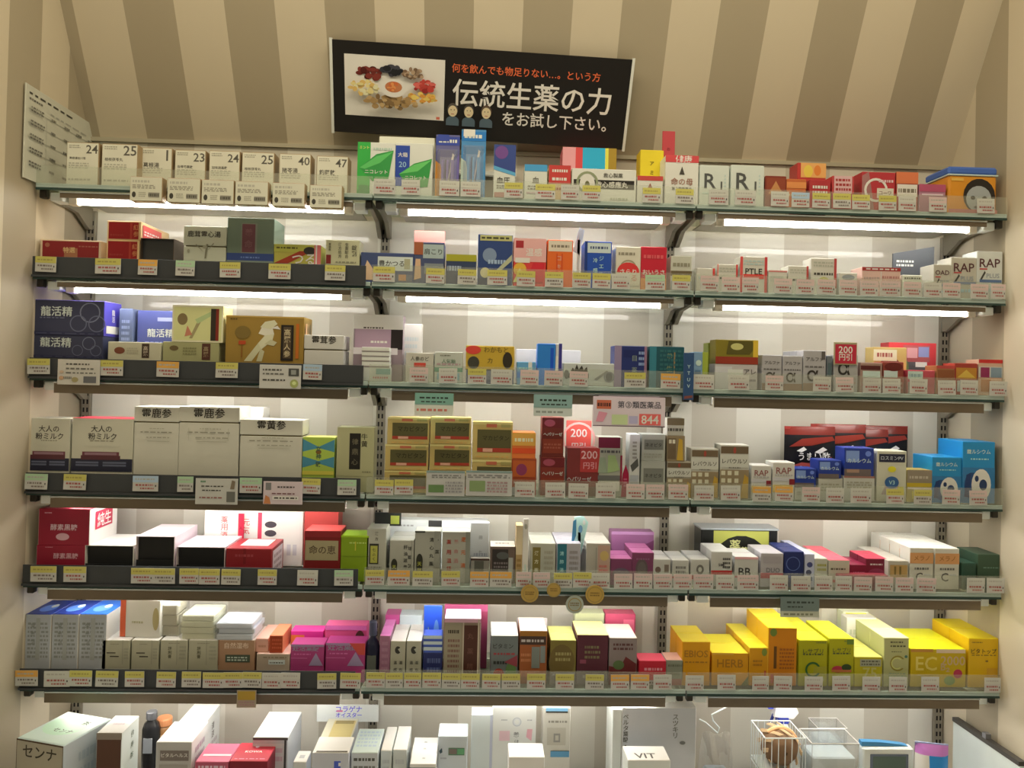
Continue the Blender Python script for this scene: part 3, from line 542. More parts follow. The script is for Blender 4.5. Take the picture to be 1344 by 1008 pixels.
it(3, 570, 607, 462, 'cream carton with a green band across the middle', '#a59f8a', 'T 人気飴 .5 .7 .5 #5a6a50;X .2 .85 .6 .92 1 #5a5544;X .08 .55 .92 .66 1 #9a7c74;R 0 .36 1 .5 #4f7a5c;R .1 .1 .9 .32 #7a9490', d=.06)
a = it(3, 611, 674, 486, 'navy and grey carton carrying the yellow carton', '#4a4c5c', 'R .04 .3 .4 .95 #8a8474;R .4 .3 .96 .95 #66646c;X .1 .5 .35 .8 1 #a89a5a', d=.07)
it(3, 611, 675, 454, 'yellow carton with red corner mark and two dark figures', '#a8842a', 'E .15 .82 .16 .18 #b83a2c;T わかもと .62 .84 .5 #6a5420;R 0 0 1 .04 #4c3a18;E .16 .3 .12 .26 #3a352a;E .86 .42 .1 .34 #2e261a;T 力 .5 .4 .1 #5b4a20', d=.07, on=a)
it(3, 678, 703, 475, 'small blue and white carton', '#5a86c8', 'R 0 .3 1 .55 #3a6ac0;R .6 0 .8 1 #c0c4d4;X .1 .65 .9 .8 1 #88a8d8', d=.05)
it(3, 677, 762, 459, 'long pale lilac carton lying at the back', '#b4a9b4', 'R 0 .3 1 .45 #9a8ca8', d=.05, f=.14, on=None)
it(3, 705, 729, 451, 'tall bright blue carton', '#2a62b8', 'R .0 .0 1 .95 #2a66bc;R .72 .3 .9 .9 #1a4494', d=.05)
it(3, 729, 738, 451, 'thin white and violet stick carton beside the tall blue carton', '#b0a8b8', 'R .45 .3 .95 1 #352f66;R .0 .3 .4 .7 #c8c2a8', d=.03, short='thin white and violet stick carton')
it(3, 739, 806, 477, 'cream carton with a black ornamental crest', '#a59f8e', 'P .12,.55,.18,.8,.22,.7,.26,.95,.3,.72,.36,.9,.4,.7,.46,.85,.48,.55 #25211c;R .1 .35 .5 .55 #35302a;E .9 .42 .07 .2 #4c4a48;O .9 .42 .24 .06 #6a6864;P .6,.3,.85,.7,.88,.66,.66,.26 #6a665c;E .06 .5 .05 .2 #5a564e', d=.06)
it(3, 806, 849, 454, 'navy carton with a mauve left edge', '#232a52', 'R 0 0 .22 1 #7d6a78;R .28 .72 .95 .9 #1c2248;V 目薬 .62 .56 .55 #6f7468;X .75 .5 .95 .9 3 #7a86b0;R .92 0 1 1 #7d5a64', d=.07)
it(3, 852, 898, 455, 'dark teal carton with olive marks', '#1e4446', 'R 0 0 .2 1 #2f6468;V 養生 .58 .62 .6 #6c7450;R .7 .3 .74 .9 #7a6440;X .3 .4 .95 .95 5 #2c5450', d=.07)
def signstrip(w, d, h):
    o = carton_obj('hanging_sign', w, d, h, '#2a3f58', 'V YTUV .5 .5 .55 #9aa8b4;P .1,.02,.9,.05,.9,.1,.1,.08 #6a3a30', flap=False)
    q = MB(); q.box(-w*.3, w*.3, d/2, d/2+.006, h*.25, h*.3, mat('#777')); q.obj('clip', o); return o
it(3, 897, 911, 463, 'dark blue upright strip sign hanging over the shelf edge', '#2a3f58', d=.003, f=-.012, yb=525, build=signstrip, name='hanging_sign', cat='sign')
it(3, 910, 929, 462, 'slim blue-grey carton with an olive edge', '#6a7f8c', 'R .62 0 1 1 #8a8f30;E .35 .7 .2 .08 #a8b4b8;R .1 .35 .5 .5 #4a6070', d=.05)
it(3, 929, 945, 450, 'slim olive green carton at the back', '#7f7f2c', 'R .1 .3 .9 .7 #8f9438', d=.05, f=.09)
a = it(3, 938, 994, 478, 'grey-white carton under the olive and red carton', '#a39689', 'T アレ .82 .7 .28 #443c38;R 0 .0 .4 .9 #b0a69a;R .3 .25 .66 .8 #b8b0a4;X .7 .3 .96 .45 1 #6a605a', d=.06)
it(3, 939, 995, 446, 'olive and dark red carton lying on the grey-white carton', '#6f5f1c', 'R 0 0 1 .3 #7e2c1c;P .25,.4,.8,.4,.95,.75,.85,.95,.3,.95 #4c4218;E .5 .72 .15 .14 #a89c5a;R .88 .3 1 1 #b8932c', d=.06, on=a)
al = 'T アルファ .5 .78 .76 #3c352f;X .08 .56 .9 .64 1 #5c544c;T α .42 .38 .5 #2e2822;R 0 0 1 .2 #7c604a'
it(3, 1000, 1026, 466, 'grey carton with an alpha mark, first of four', '#93897f', al, d=.045, n=2)
it(3, 1027, 1053, 467, 'grey carton with an alpha mark, second of four', '#93897f', al, d=.045, n=2)
it(3, 1054, 1084, 460, 'taller grey carton with an alpha mark, third of four', '#93897f', al + ';R .8 .78 .96 .98 #4c443c', d=.05, n=2)
it(3, 1085, 1092, 467, 'very slim dark grey carton', '#5b5b58', 'R .2 .2 .9 .8 #45504c', d=.05)
it(3, 1094, 1126, 466, 'grey carton with an alpha mark under the red pop card', '#8f867a', 'T α .42 .62 .5 #2a251f;X .1 .2 .9 .4 2 #8a6a5c', d=.06)
it(3, 1094, 1125, 449, 'red square pop card with white figures', '#8f7f5c', 'R .06 .06 .96 .9 #a02430;T 200 .5 .66 .6 #dcb8b0;T 円引 .5 .34 .55 #dcb8b0', d=.003, f=.026, yb=479, name='popup_card', cat='card', flap=False)
it(3, 1129, 1158, 476, 'small carton with a dark base and white label', '#8a6a58', 'R .1 .5 .9 .72 #aab0b4;R .0 .76 .9 .9 #4a1c1a;X .1 .1 .9 .4 2 #a89a88', d=.06)
it(3, 1159, 1186, 475, 'small dark red carton with a white label', '#7a3326', 'R .02 .5 .7 .72 #a8acb4;E .5 .84 .45 .14 #5a1c18;X .1 .1 .9 .4 2 #a89a88', d=.06)
it(3, 1146, 1190, 456, 'yellowish carton pile with brown pictures behind the small cartons', '#a88a4c', 'E .5 .4 .4 .4 #6a2a20;R 0 .7 .7 .95 #c8b48a;X .1 .75 .6 .92 1 #8a4a3a', d=.05, f=.09)
it(3, 1166, 1229, 450, 'red display carton with a round green and grey emblem', '#a02c2c', 'E .5 .48 .32 .36 #4a4440;R .3 .62 .86 .95 #86403c;R .38 .7 .6 .9 #a8746c;R .62 .72 .84 .92 #6c6c84;E .3 .5 .12 .2 #5b6438;R .56 .52 .8 .62 #c8c0b0;X .5 .3 .95 .4 1 #c8a89c', d=.05, f=.15)
it(3, 1191, 1227, 486, 'low carton with a white label and red right side', '#a03c40', 'R .0 .62 .55 .95 #a8b0a8;X .05 .66 .5 .9 1 #7a8880;R .6 .3 .96 .7 #94343c;R 0 0 .5 .5 #8a7a6c', d=.06)
it(3, 1229, 1253, 480, 'small brown and orange carton', '#8c5a34', 'R 0 .9 1 1 #a03c34;R .05 .5 .95 .85 #7a4426;X .1 .2 .9 .4 1 #b08a5c', d=.06)
it(3, 1253, 1283, 477, 'dark red carton with a yellow picture', '#8a3024', 'R .05 .5 .95 .86 #a06a24;P .1,.55,.5,.8,.9,.55 #b8923a;R .1 .1 .8 .45 #9a9a8c', d=.06)
it(3, 1284, 1316, 472, 'red carton with a magenta and grey picture panel by the wall', '#b08a6c', 'R 0 .9 1 1 #a8241f;R 0 .5 1 .8 #aba08c;R .08 .5 .45 .78 #7a2440;R .5 .5 .95 .78 #6f7a7c;R .1 .1 .5 .45 #9a5c2c', d=.06)

# ================================================================== FOURTH SHELF
mk = 'T 大人の .48 .80 {a} #3a342b;T 粉ミルク .5 .66 {b} #3a342b;X .3 .56 .7 .59 1 #7a7058;X .2 .46 .8 .5 1 #a89e84;R 0 0 1 .24 #22222e;R .04 .22 .9 .3 #4c2628;P .1,.3,.9,.3,.9,.37,.1,.37 #5e3034;R .14 .31 .86 .355 #7d5c5c;R .08 .15 .45 .185 #54545e;R .52 .15 .9 .185 #54545e;R .08 .1 .45 .135 #54545e;R .52 .1 .9 .135 #54545e'
it(4, 38, 92, 549, 'cream milk powder carton beside the left wall', '#aa9f84', mk.format(a='.5', b='.68'), d=.08)
it(4, 94, 175, 549, 'wider cream milk powder carton with a red top edge', '#aa9f84', mk.format(a='.34', b='.46').replace('.04 .22 .9', '.16 .22 .8').replace('.1,.3,.9,.3,.9,.37,.1,.37', '.18,.3,.78,.3,.78,.37,.18,.37').replace('.14 .31 .86', '.22 .31 .74'), d=.08, top='#a83038')
rr = 'T {} .5 .905 {} #2c2720;X .35 .66 .7 .68 1 #8f866e;X .15 .6 .85 .63 1 #7d745e;X .28 .52 .82 .55 1 #8a816a;R .3 .475 .8 .482 #8a816a'
it(4, 176, 235, 534, 'tall white lidded carton with three brush characters, nearest the milk powder', '#ada28a', rr.format('霊鹿参', '.66'), d=.10, lid=.815)
it(4, 235, 314, 534, 'wide tall white lidded carton, middle of the three brush-lettered ones', '#ada28a', rr.format('霊鹿参', '.52') + ';R .16 .5 .17 .68 #a0977e;R .82 .5 .83 .68 #a0977e', d=.10, lid=.815)
it(4, 315, 397, 551, 'shorter white lidded carton, last of the three brush-lettered ones', '#ada28a', rr.format('霊黄参', '.46'), d=.08, lid=.78)
it(4, 316, 345, 535, 'plain white carton behind the shorter lidded carton', '#c0b8a4', 'X .2 .3 .8 .5 1 #a8a08c', d=.07, f=.13)
ck = 'R 0 0 1 1 #8f9c3c;P 0,.95,.5,.75,1,.95,1,.62,.5,.72,0,.62 #3f6f78;P 0,.50,.5,.38,1,.50,1,.2,.5,.32,0,.2 #3f6f78;E .5 .62 .09 .06 #6a4a20;V 女神散 .5 .5 .6 #3a4a3c;R 0 .02 1 .12 #b0a03c'
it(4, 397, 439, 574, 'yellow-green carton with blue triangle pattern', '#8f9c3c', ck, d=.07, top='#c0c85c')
it(4, 442, 491, 561, 'olive cream carton with a black upright label', '#8f8760', 'R 0 0 1 1 #958c62;R .34 .14 .64 .88 #201c16;V 律鼎心 .49 .5 .62 #5c523c;V 牛黄 .74 .74 .3 #3a3426;X .7 .06 .95 .12 1 #6a6244', d=.07)
gb = 'R .0 .93 1 1 #c2aa68;R .12 .2 .96 .80 #4c4426;T マカビタン .58 .58 .66 #2a2616;R .12 .2 .96 .31 #8f3222;R .26 .21 .5 .3 #b8866a;R .34 .86 .6 .95 #a8583c;R .7 .86 .94 .94 #8f8048;X .1 .04 .9 .12 1 #b08848'
g1 = it(4, 504, 561, 618, 'gold carton with a dark panel, bottom of the left stack', '#a88d50', gb, d=.06, f=.034)
g2 = it(4, 505, 562, 583.5, 'gold carton with a dark panel, middle of the left stack', '#a88d50', gb, d=.06, f=.034, on=g1)
it(4, 508, 563.5, 548, 'gold carton with a dark panel, top of the left stack', '#a88d50', gb, d=.06, f=.034, on=g2)
h1 = it(4, 563, 618, 618, 'gold carton with a dark panel, bottom of the middle stack', '#a88d50', gb, d=.06, f=.034)
h2 = it(4, 563.5, 618, 583.5, 'gold carton with a dark panel, middle of the middle stack', '#a88d50', gb, d=.06, f=.034, on=h1)
it(4, 564.5, 618, 548, 'gold carton with a dark panel, top of the middle stack', '#a88d50', gb, d=.06, f=.034, on=h2)
k1 = it(4, 619, 673, 603.5, 'gold carton with a dark panel, lower of the right pair', '#a88d50', gb, d=.06, f=.034)
it(4, 620, 673, 554, 'gold carton with a dark panel, upper of the right pair', '#a88d50', gb, d=.06, f=.034, on=k1)
o1 = it(4, 671, 704, 602, 'dark orange carton below the bright orange one', '#8a3a20', 'R .05 .5 .95 .95 #a04c22;E .4 .7 .22 .16 #7a3048;X .1 .3 .9 .4 1 #c09a8a;R .0 0 .9 .22 #8f8c84', d=.06)
it(4, 672, 703, 568, 'bright orange carton on the dark orange one', '#d0602a', 'R 0 .5 1 1 #d8883a;X .1 .6 .9 .85 1 #ecc488;R 0 .2 1 .4 #c04420', d=.08, on=o1)
rb = 'R .02 .74 .98 .98 #5c1c1c;E .35 .86 .25 .09 #8a3c44;T ヘパリーゼ .5 .58 .86 #b8b0a8;R .05 .1 .95 .46 #783020;X .1 .2 .9 .36 2 #8f4a34'
o1 = it(4, 709, 741, 600, 'dark red carton with a white word, lower of the pair', '#6e2a20', rb, d=.06)
it(4, 711, 740, 548, 'dark red carton with a white word, upper of the pair', '#5f241c', rb, d=.06, on=o1)
it(4, 744, 787, 588, 'dark red carton half covered by a red pop label', '#6a2a26', 'R .4 .5 1 1 #98302c;T 200 .68 .86 .5 #d0948a;T 円引 .7 .64 .4 #c0807a;T ヘパリーゼ .38 .36 .74 #b0a8a0;R 0 .0 1 .2 #5a3a2c', d=.06)
it(4, 743, 776, 552, 'bright red square pop card with white figures above the dark red carton', '#cf4a3c', 'O .5 .5 .46 .06 #e08a78;T 200 .5 .66 .66 #f0cfc4;T 円引 .5 .3 .55 #f0cfc4', d=.003, f=.11, yb=600, name='popup_card', cat='card', flap=False)
it(4, 785, 817, 574, 'carton with a dark red top, green and white middle', '#8f8a74', 'R .0 .82 .9 1 #5f1a2a;X .1 .72 .9 .8 1 #4a4440;P .0,.4,.4,.4,.3,.66,.05,.66 #7f8468;P .4,.4,.9,.45,.7,.7,.4,.7 #8a9660;R .0 .28 1 .36 #5c5850;R 0 .1 .9 .26 #bdb4a4;R .92 .2 1 .7 #7a1c2c', d=.07)
def wedge(w, d, h):
    b = MB(); vs = [(-w/2, 0), (w/2, 0), (w*.4, h*.72), (w*.05, h), (-w*.3, h*.72)]
    b.add([(x, -d/2, z) for x, z in vs]+[(x, d/2, z) for x, z in vs], [(0, 1, 2, 3, 4), (9, 8, 7, 6, 5)]+[(i, 5+i, 5+(i+1) % 5, (i+1) % 5) for i in range(5)], mat('#8a1830')); o = b.obj('popup_card')
    p = MB(); draw(p, 'X .3 .3 .7 .6 3 #b05a6a', w, d, h); p.obj('print', o); return o
it(4, 815, 826, 610, 'small crimson pointed card between cartons', '#8a1830', d=.004, f=.03, build=wedge, name='popup_card', cat='card')
it(4, 826, 840, 570, 'slim white carton with grey marks', '#b0a898', 'X .3 .6 .7 .9 5 #7c7468;P .1,.5,.8,.62,.9,.5,.3,.4 #4c4840;R .1 .05 .9 .35 #94908a', d=.06)
gy = 'R .1 .42 .92 .80 #6a6658;T ネオビタ .5 .6 .7 #35322a;X .1 .1 .9 .3 2 #8a8470'
o1 = it(4, 841, 873, 605, 'grey-green carton, lower of the pair beside the white slim one', '#96917e', gy, d=.06)
it(4, 842, 873, 570, 'grey-green carton, upper of the pair beside the white slim one', '#96917e', gy, d=.06, on=o1)
lb = 'R .02 .84 .98 .97 #5c4a34;E .5 .9 .05 .06 #8a3a2c;R 0 .58 1 .82 #aaa18c;T レバウルソ .5 .7 .86 #35302a;X .3 .56 .7 .6 1 #6a6252;R 0 0 1 .54 #7c684a;R .04 .44 .18 .52 #b5a888;R .26 .44 .40 .52 #b5a888;R .5 .44 .64 .52 #b5a888;R .04 .30 .18 .38 #b5a888;R .26 .30 .40 .38 #b5a888;R .5 .30 .64 .38 #b5a888;P .7,.02,.98,.02,.98,.4,.85,.46 #a07a2c'
o1 = it(4, 875, 907, 606, 'brown and grey carton under the gold figure carton', '#8f836c', lb, d=.06)
o2 = it(4, 875, 899, 572, 'small carton with a gold figure', '#7c684a', 'R .05 .1 .5 .9 #5e4c34;R .1 .7 .25 .85 #b5a888;R .3 .7 .45 .85 #b5a888;P .55,.05,.9,.05,.85,.85,.65,.9 #a8822c', d=.05, on=o1)
it(4, 875, 898, 549, 'small brown and grey carton topmost beside the price board', '#a09680', 'R 0 .6 1 1 #6a5a40;X .05 .2 .95 .5 1 #4c463a', d=.05, on=o2)
it(4, 907, 943, 589, 'brown and grey carton with pale squares, shorter of two', '#a39984', lb, d=.06)
it(4, 945, 983, 584, 'brown and grey carton with pale squares, taller of two', '#a39984', lb, d=.06)
ra = 'T RAP .5 .78 .7 #7a4640;R .0 .5 .8 .6 #a89e94;R .75 .4 1 .56 #6e1c20;R 0 .2 .9 .4 #b8933c;X .1 .62 .9 .7 1 #9a8f84'
it(4, 986, 1012, 611, 'small cream lettered carton with a yellow band, shorter of two', '#b0a592', ra, d=.06)
it(4, 1014, 1043, 607, 'small cream lettered carton with a yellow band, taller of two', '#b0a592', ra, d=.06)
bc = 'R .02 .02 .98 .98 #1f2f6a;R .05 .5 .5 .9 #6a7a9c;T カルシウム .5 .55 .8 #aab4c4;R .0 .0 .9 .25 #5a4c44;E .8 .8 .1 .1 #5a6aa8'
o1 = it(4, 1043, 1073, 640, 'low cream carton under the small blue carton', '#a09680', 'X .1 .4 .9 .7 2 #8a8068', d=.06)
it(4, 1043, 1071, 615, 'small blue carton with pale lettering', '#1f2f6a', bc, d=.06, on=o1)
o1 = it(4, 1074, 1106, 628, 'cream carton with printed lines under the middle blue carton', '#a09680', 'X .1 .4 .9 .8 3 #8a8068', d=.06)
it(4, 1074, 1104, 604, 'middle blue carton with pale lettering', '#1f2f6a', bc, d=.06, on=o1)
o1 = it(4, 1107, 1148, 625, 'cream carton with printed lines under the tall blue carton', '#a59c88', 'R 0 .93 1 1 #8a5a4c;X .1 .5 .9 .8 3 #8a8068', d=.06)
it(4, 1108, 1147, 588, 'tall blue carton with pale lettering', '#1f2f6a', bc + ';R .08 .12 .5 .24 #8a6a54', d=.06, on=o1)
it(4, 1151, 1190, 592, 'cream carton with a navy title bar and a blue flask picture', '#aaa084', 'R .06 .78 .94 .94 #20202c;T ロスミンPV .5 .86 .76 #a8a49c;E .5 .64 .14 .06 #b8a824;P .14,.14,.86,.14,.64,.42,.36,.42 #8f7a6c;E .5 .38 .24 .12 #2f4f72;T V3 .5 .38 .2 #9ab0c4;R .7 .14 .9 .3 #b5a53c', d=.07)
it(4, 1190, 1223, 617, 'brown-topped carton with yellow bands', '#9a8440', 'R 0 .6 1 1 #7a6a54;X .1 .7 .9 .85 1 #a09078;R 0 .48 1 .6 #a88a24;R .02 .4 .98 .46 #c0a890;R .2 .1 .9 .34 #b8a23c', d=.06)
ca = 'T カルシウム .5 .84 .72 #a9bca8;T 錠 .2 .84 .14 #a9bca8;X .25 .7 .8 .74 1 #8fb0b8;R 0 .0 1 .58 #2a6080;E .3 .28 .24 .22 #1d3a5c;E .58 .30 .30 .26 #bdb39c;E .64 .3 .12 .09 #22304a;E .44 .4 .06 .05 #22304a;P .06,.1,.2,.1,.26,.5,.12,.46 #1d2f50'
it(4, 1223, 1262, 600, 'light blue carton with a white letter picture, shorter of two', '#1f6f90', ca, d=.10)
it(4, 1263, 1306, 580, 'light blue carton with a white letter picture, taller of two', '#1f6f90', ca, d=.12)
def pouch(c1, c2, txt):
    def f(w, d, h):
        b = MB(); nx, nz = 8, 8; vs = []
        for s in (-1, 1):
            for j in range(nz+1):
                for i in range(nx+1):
                    u, v = i/nx, j/nz; k = (1-(2*u-1)**4)*(1-(2*v-1)**4)*(1+.25*math.sin(9*u+5*v)*math.sin(4*v))
                    vs.append(((u-.5)*w, s*max(.0006, k*d/2), v*h))
        n = (nx+1)*(nz+1)
        for s in (0, 1):
            for j in range(nz):
                for i in range(nx):
                    q = [s*n+j*(nx+1)+i, s*n+j*(nx+1)+i+1, s*n+(j+1)*(nx+1)+i+1, s*n+(j+1)*(nx+1)+i]
                    b.add([], [], mat(c1, .22)); b.f.append(q if s == 0 else q[::-1]); b.mi.append(b.slot(mat(c2, .25) if j >= nz-1 else mat(c1, .22)))
        b.v = vs; o = b.obj('foil_pouch', None, True)
        p = MB(); draw(p, f'P .05,.70,.5,.72,.95,.8,.9,.86,.3,.82 #6a2014;P .1,.42,.3,.47,.6,.45,.9,.56,.8,.47,.4,.38 #8a3a30;P .2,.64,.34,.7,.4,.66,.3,.62 #c8beae;P .55,.62,.72,.7,.8,.66,.66,.6 #b8aa98;T {txt} .55 .56 .62 #c8beae;P .1,.25,.35,.3,.3,.42,.15,.4 #bfb6a8', w, d*1.04, h); p.obj('print', o)
        q = MB(); q.box(-w/2, w/2, -.0012, .0012, h-.008, h, mat('#6a2018', .3)); q.obj('seal_strip', o); return o
    return f
for i, (x0, x1, yt, f_, rz, wd) in enumerate(((1030, 1100, 560, .145, 5, 'black and red foil pouch, leftmost of the overlapping pouches'), (1065, 1140, 557, .178, 3, 'black and red foil pouch, second of the overlapping pouches'),
                                             (1100, 1168, 563, .21, -2, 'black and red foil pouch, third of the overlapping pouches'), (1128, 1194, 559, .24, 0, 'black and red foil pouch, last of the overlapping pouches'))):
    it(4, x0, x1, yt, wd, '#1d1a19', d=.026, f=f_, rz=rz, build=pouch('#171413', '#5a1c14', 'うまい酢'), name='foil_pouch', cat='pouch', group='overlapping foil pouches')
# price board hanging from the third shelf
def board(w, d, h):
    o = carton_obj('price_board', w, d, h, '#b39a98', 'R .0 .0 1 .98 #b8a3a2;R .05 .58 .25 .88 #a8563a;X .06 .62 .24 .84 1 #4c2a22;T 第③類医薬品 .64 .74 .6 #4a4446;R .26 .06 .48 .4 #a8ac78;R .5 .1 .62 .36 #9c8f9c;R .64 .06 .94 .44 #c0564c;T 844 .79 .25 .24 #e8d0c8;P .04,.15,.14,.15,.2,.45,.08,.5 #c07a80;R 0 0 1 .03 #5a4444', flap=False)
    q = MB(); q.box(-w*.42, w*.42, 0, .008, h-.003, h+.003, mat('#7a6a66')); q.obj('clip', o); return o
it(4, 778, 873, 521, 'pale pink price board with big red figures hanging from the third shelf', '#b39a98', d=.002, f=-.014, yb=560, build=board, name='price_board', cat='sign')

# ================================================================== FIFTH SHELF
rs = '#7c1626'
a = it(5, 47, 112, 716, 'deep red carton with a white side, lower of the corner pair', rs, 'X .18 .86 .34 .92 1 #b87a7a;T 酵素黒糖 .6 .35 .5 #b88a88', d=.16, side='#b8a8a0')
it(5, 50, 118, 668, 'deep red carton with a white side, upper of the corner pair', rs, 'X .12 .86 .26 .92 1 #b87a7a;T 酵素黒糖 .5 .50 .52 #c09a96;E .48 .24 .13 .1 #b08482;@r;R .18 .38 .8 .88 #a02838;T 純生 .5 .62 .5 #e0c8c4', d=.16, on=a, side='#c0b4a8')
it(5, 111, 175, 716, 'white-topped open carton with a black front', '#bab0a0', d=.15, build=traybox('#1b1a18', '#bdb4a6'), name='open_carton')
it(5, 178, 229, 704, 'pink-topped open carton with a black front, taller one', '#b8a29c', d=.17, build=traybox('#1b1a18', '#c0a8a2'), name='open_carton')
it(5, 231, 295, 718, 'pink-white-topped open carton with a black front, low one', '#b8a29c', d=.15, build=traybox('#1b1a18', '#c0a8a2'), name='open_carton')
it(5, 296, 356, 720, 'low red carton with a white label on its top', '#7a1c1e', 'R .38 0 .44 1 #6a181a;X .2 .4 .6 .7 1 #8c3434;@t;R .22 .25 .85 .9 #c8beb4;@r;R .1 .1 .9 .9 #b8aca0;X .2 .2 .8 .8 3 #8a7c74', d=.13, top='#8a2426')
wp = 'V 薬用酒 .2 .7 .42 #b05a50;V 元気 .42 .72 .3 #b05a50;R .54 .35 .58 .98 #b03844;E .67 .76 .06 .06 #3c3434;E .67 .6 .06 .06 #3c3434;R .84 .2 .88 .4 #a89c90;R .9 .2 .94 .4 #a89c90;X .1 .5 .12 .9 6 #a88f86'
it(5, 268, 398, 671, 'big white carton with red upright lettering at the back', '#c2b6a8', wp, d=.05, f=.19)
it(5, 312, 320, 674, 'thin red upright strip standing in front of the white carton', '#a02030', 'V 人参 .5 .6 .5 #5c1420', d=.003, f=.18, name='popup_card', cat='card', flap=False)
a = it(5, 399, 447, 697, 'red carton with a cream lettered label', '#6c1a18', 'R .03 .14 .94 .72 #8c7c58;T 命の恵 .5 .45 .74 #4a3a28;R 0 .82 1 1 #7a2020', d=.09, top='#a83c34')
it(5, 399, 444, 671, 'plain red carton behind the cream-labelled one', '#94342c', 'X .3 .55 .8 .65 1 #b0584c', d=.07, f=.16)
it(5, 447, 484, 703, 'lime green carton beside the middle uprights', '#6f8018', 'R 0 .94 1 1 #8aa020;X .3 .72 .9 .8 1 #a0a850;R 0 .3 1 .32 #5f7014;R .5 .5 .54 .8 #a89a30', d=.08, top='#8ca828')
def leaning(w, d, h):
    o = carton_obj('carton', w, d, h, '#98907a', 'R .1 .0 .9 .18 #7a735f;R .14 .34 .62 .72 #2b2820;R .2 .36 .56 .68 #98903c;V 七ふく .38 .52 .26 #2b2820;V 漢方 .5 .86 .2 #3a3528;X .1 .22 .8 .3 2 #6a6450')
    q = MB(); q.box(-w*.3, w*1.1, d*.3, d*.3+.003, h*.96, h*1.22, mat('#24241f')); q.box(w*.55, w*1.0, d*.28, d*.28+.002, h*1.0, h*1.16, mat('#8f9038')); q.obj('black_header', o); return o
it(5, 481, 507, 694, 'beige carton with a black and lime header card', '#98907a', d=.09, build=leaning)
tl = 'V {} .66 .6 .62 #3a372e;V {} .84 .6 .62 #3a372e;E .2 .42 .13 .14 #2c2a20;R .08 .14 .32 .42 #2c2a20;V 天然 .2 .3 .24 #a09a3c;R .9 0 .92 1 #7d7664'
it(5, 511, 543, 709, 'beige carton with columns of print, shortest of three', '#928a76', tl.format('肝油滋養', '球錠剤'), d=.06, n=1)
it(5, 544, 578, 697, 'beige carton with columns of print, middle of three', '#8c8571', tl.format('清心丸薬', '救命丹') + ';R .76 .3 1 1 #7e7866;V 御薬 .88 .7 .4 #2b2820;R 0 .97 .4 1 #2c2a20', d=.06)
it(5, 580, 617, 698, 'beige carton with red and orange columns of print', '#8f8672', 'V 薬用 .24 .7 .4 #8c2f24;V 温経 .26 .36 .3 #8c3a2c;V 養命酒 .5 .62 .56 #9a6a5c;V 還元清 .76 .6 .76 #a8562a;R .84 0 1 1 #74705f', d=.06)
it(5, 505, 640, 683, 'white carton lying wide behind the beige cartons', '#b5aea2', 'R .42 .8 .55 1 #2f2b26;X .1 .86 .3 .92 1 #8a8478', d=.05, f=.17)
it(5, 617, 642, 686, 'white carton with grey upright print leaning above a slim carton', '#b0aaa2', 'V 田七 .55 .62 .5 #6a6862;X .2 .3 .9 .5 2 #8c8a86', d=.02, f=.06)
it(5, 617, 642, 733, 'low grey-brown carton under the white print card', '#7a7060', 'R .2 .3 .7 .9 #4c483c;R 0 .92 1 1 #3c2820', d=.02, f=.034)
it(5, 643, 676, 717, 'dark brown carton with a pale side strip', '#5c4a3c', 'R .08 .35 .72 .92 #2f2824;E .5 .75 .25 .1 #4a4840;X .15 .4 .7 .6 2 #6a5c54;R .74 .1 .92 .7 #8f897a;@t;X .2 .3 .8 .7 1 #8a7a6a', d=.07, top='#b8a890')
it(5, 677, 686, 690, 'thin orange-cream carton standing tall', '#9a7a4c', 'R 0 .5 1 1 #b8a078;X .2 .1 .8 .45 4 #7a5a2c', d=.05)
it(5, 686, 694, 681, 'thin white upright strip beside the orange-cream carton', '#c2b89e', 'E .5 .88 .25 .04 #8f8672;R .4 .05 .6 .3 #a8b4a8', d=.004, f=.03, name='popup_card', cat='card', flap=False)
sf = 'V 漢方薬 {} .55 .62 #4a3c1c;X .54 .2 .9 .85 5 #8a8068'
it(5, 696, 729, 713, 'slim cream carton with olive lettering, one of a deep line', '#98907a', 'R .08 .1 .4 .9 #6a5a2c;' + sf.format('.24').replace('#4a3c1c', '#c0b48c'), d=.05, n=2)
it(5, 730, 762, 713, 'cream and teal carton, one of a deep line', '#948a84', 'R .04 .1 .42 .98 #28585c;V 清肺湯 .22 .55 .6 #88a8a8;X .54 .2 .9 .85 5 #7d7268', d=.05, n=2)
def flagstick(w, d, h):
    b = MB(); b.box(-w*.08, w*.08, -d/2, d/2, 0, h*.75, mat('#8a9aa0')); o = b.obj('popup_card')
    q = MB(); vs = [(-w*.5, h*.45), (w*.1, h*.4), (w*.5, h*.9), (w*.2, h), (-w*.3, h*.98)]
    q.add([(x, -d/2, z) for x, z in vs]+[(x, d/2, z) for x, z in vs], [(0, 1, 2, 3, 4), (9, 8, 7, 6, 5)]+[(i, 5+i, 5+(i+1) % 5, (i+1) % 5) for i in range(5)], mat('#9ab0b8')); q.obj('flag', o)
    p = MB(); draw(p, 'P .02,.5,.3,.7,.3,.95,.12,.92 #3a6a7c;E .55 .8 .12 .06 #5a7a88;E .75 .9 .08 .04 #b8c8cc', w, d, h); p.obj('print', o); return o
it(5, 749, 772, 677, 'ice blue wavy popup card on a stick', '#9ab0b8', d=.004, f=.06, build=flagstick, name='popup_card', cat='card')
it(5, 769, 801, 713, 'cream carton with a pinkish label column', '#948874', 'R .48 .05 .98 .95 #9c7a64;E .75 .7 .18 .12 #a88a50;X .55 .3 .9 .5 2 #a8544a;R .4 .1 .42 .9 #6a6454', d=.05, n=2)
pu = '#6a3448'
it(5, 801, 829, 733, 'dark purple low carton, left of two', pu, 'E .5 .45 .4 .2 #5c4a50;X .15 .2 .9 .3 1 #8a6a72', d=.05, n=1, top='#8c4a64')
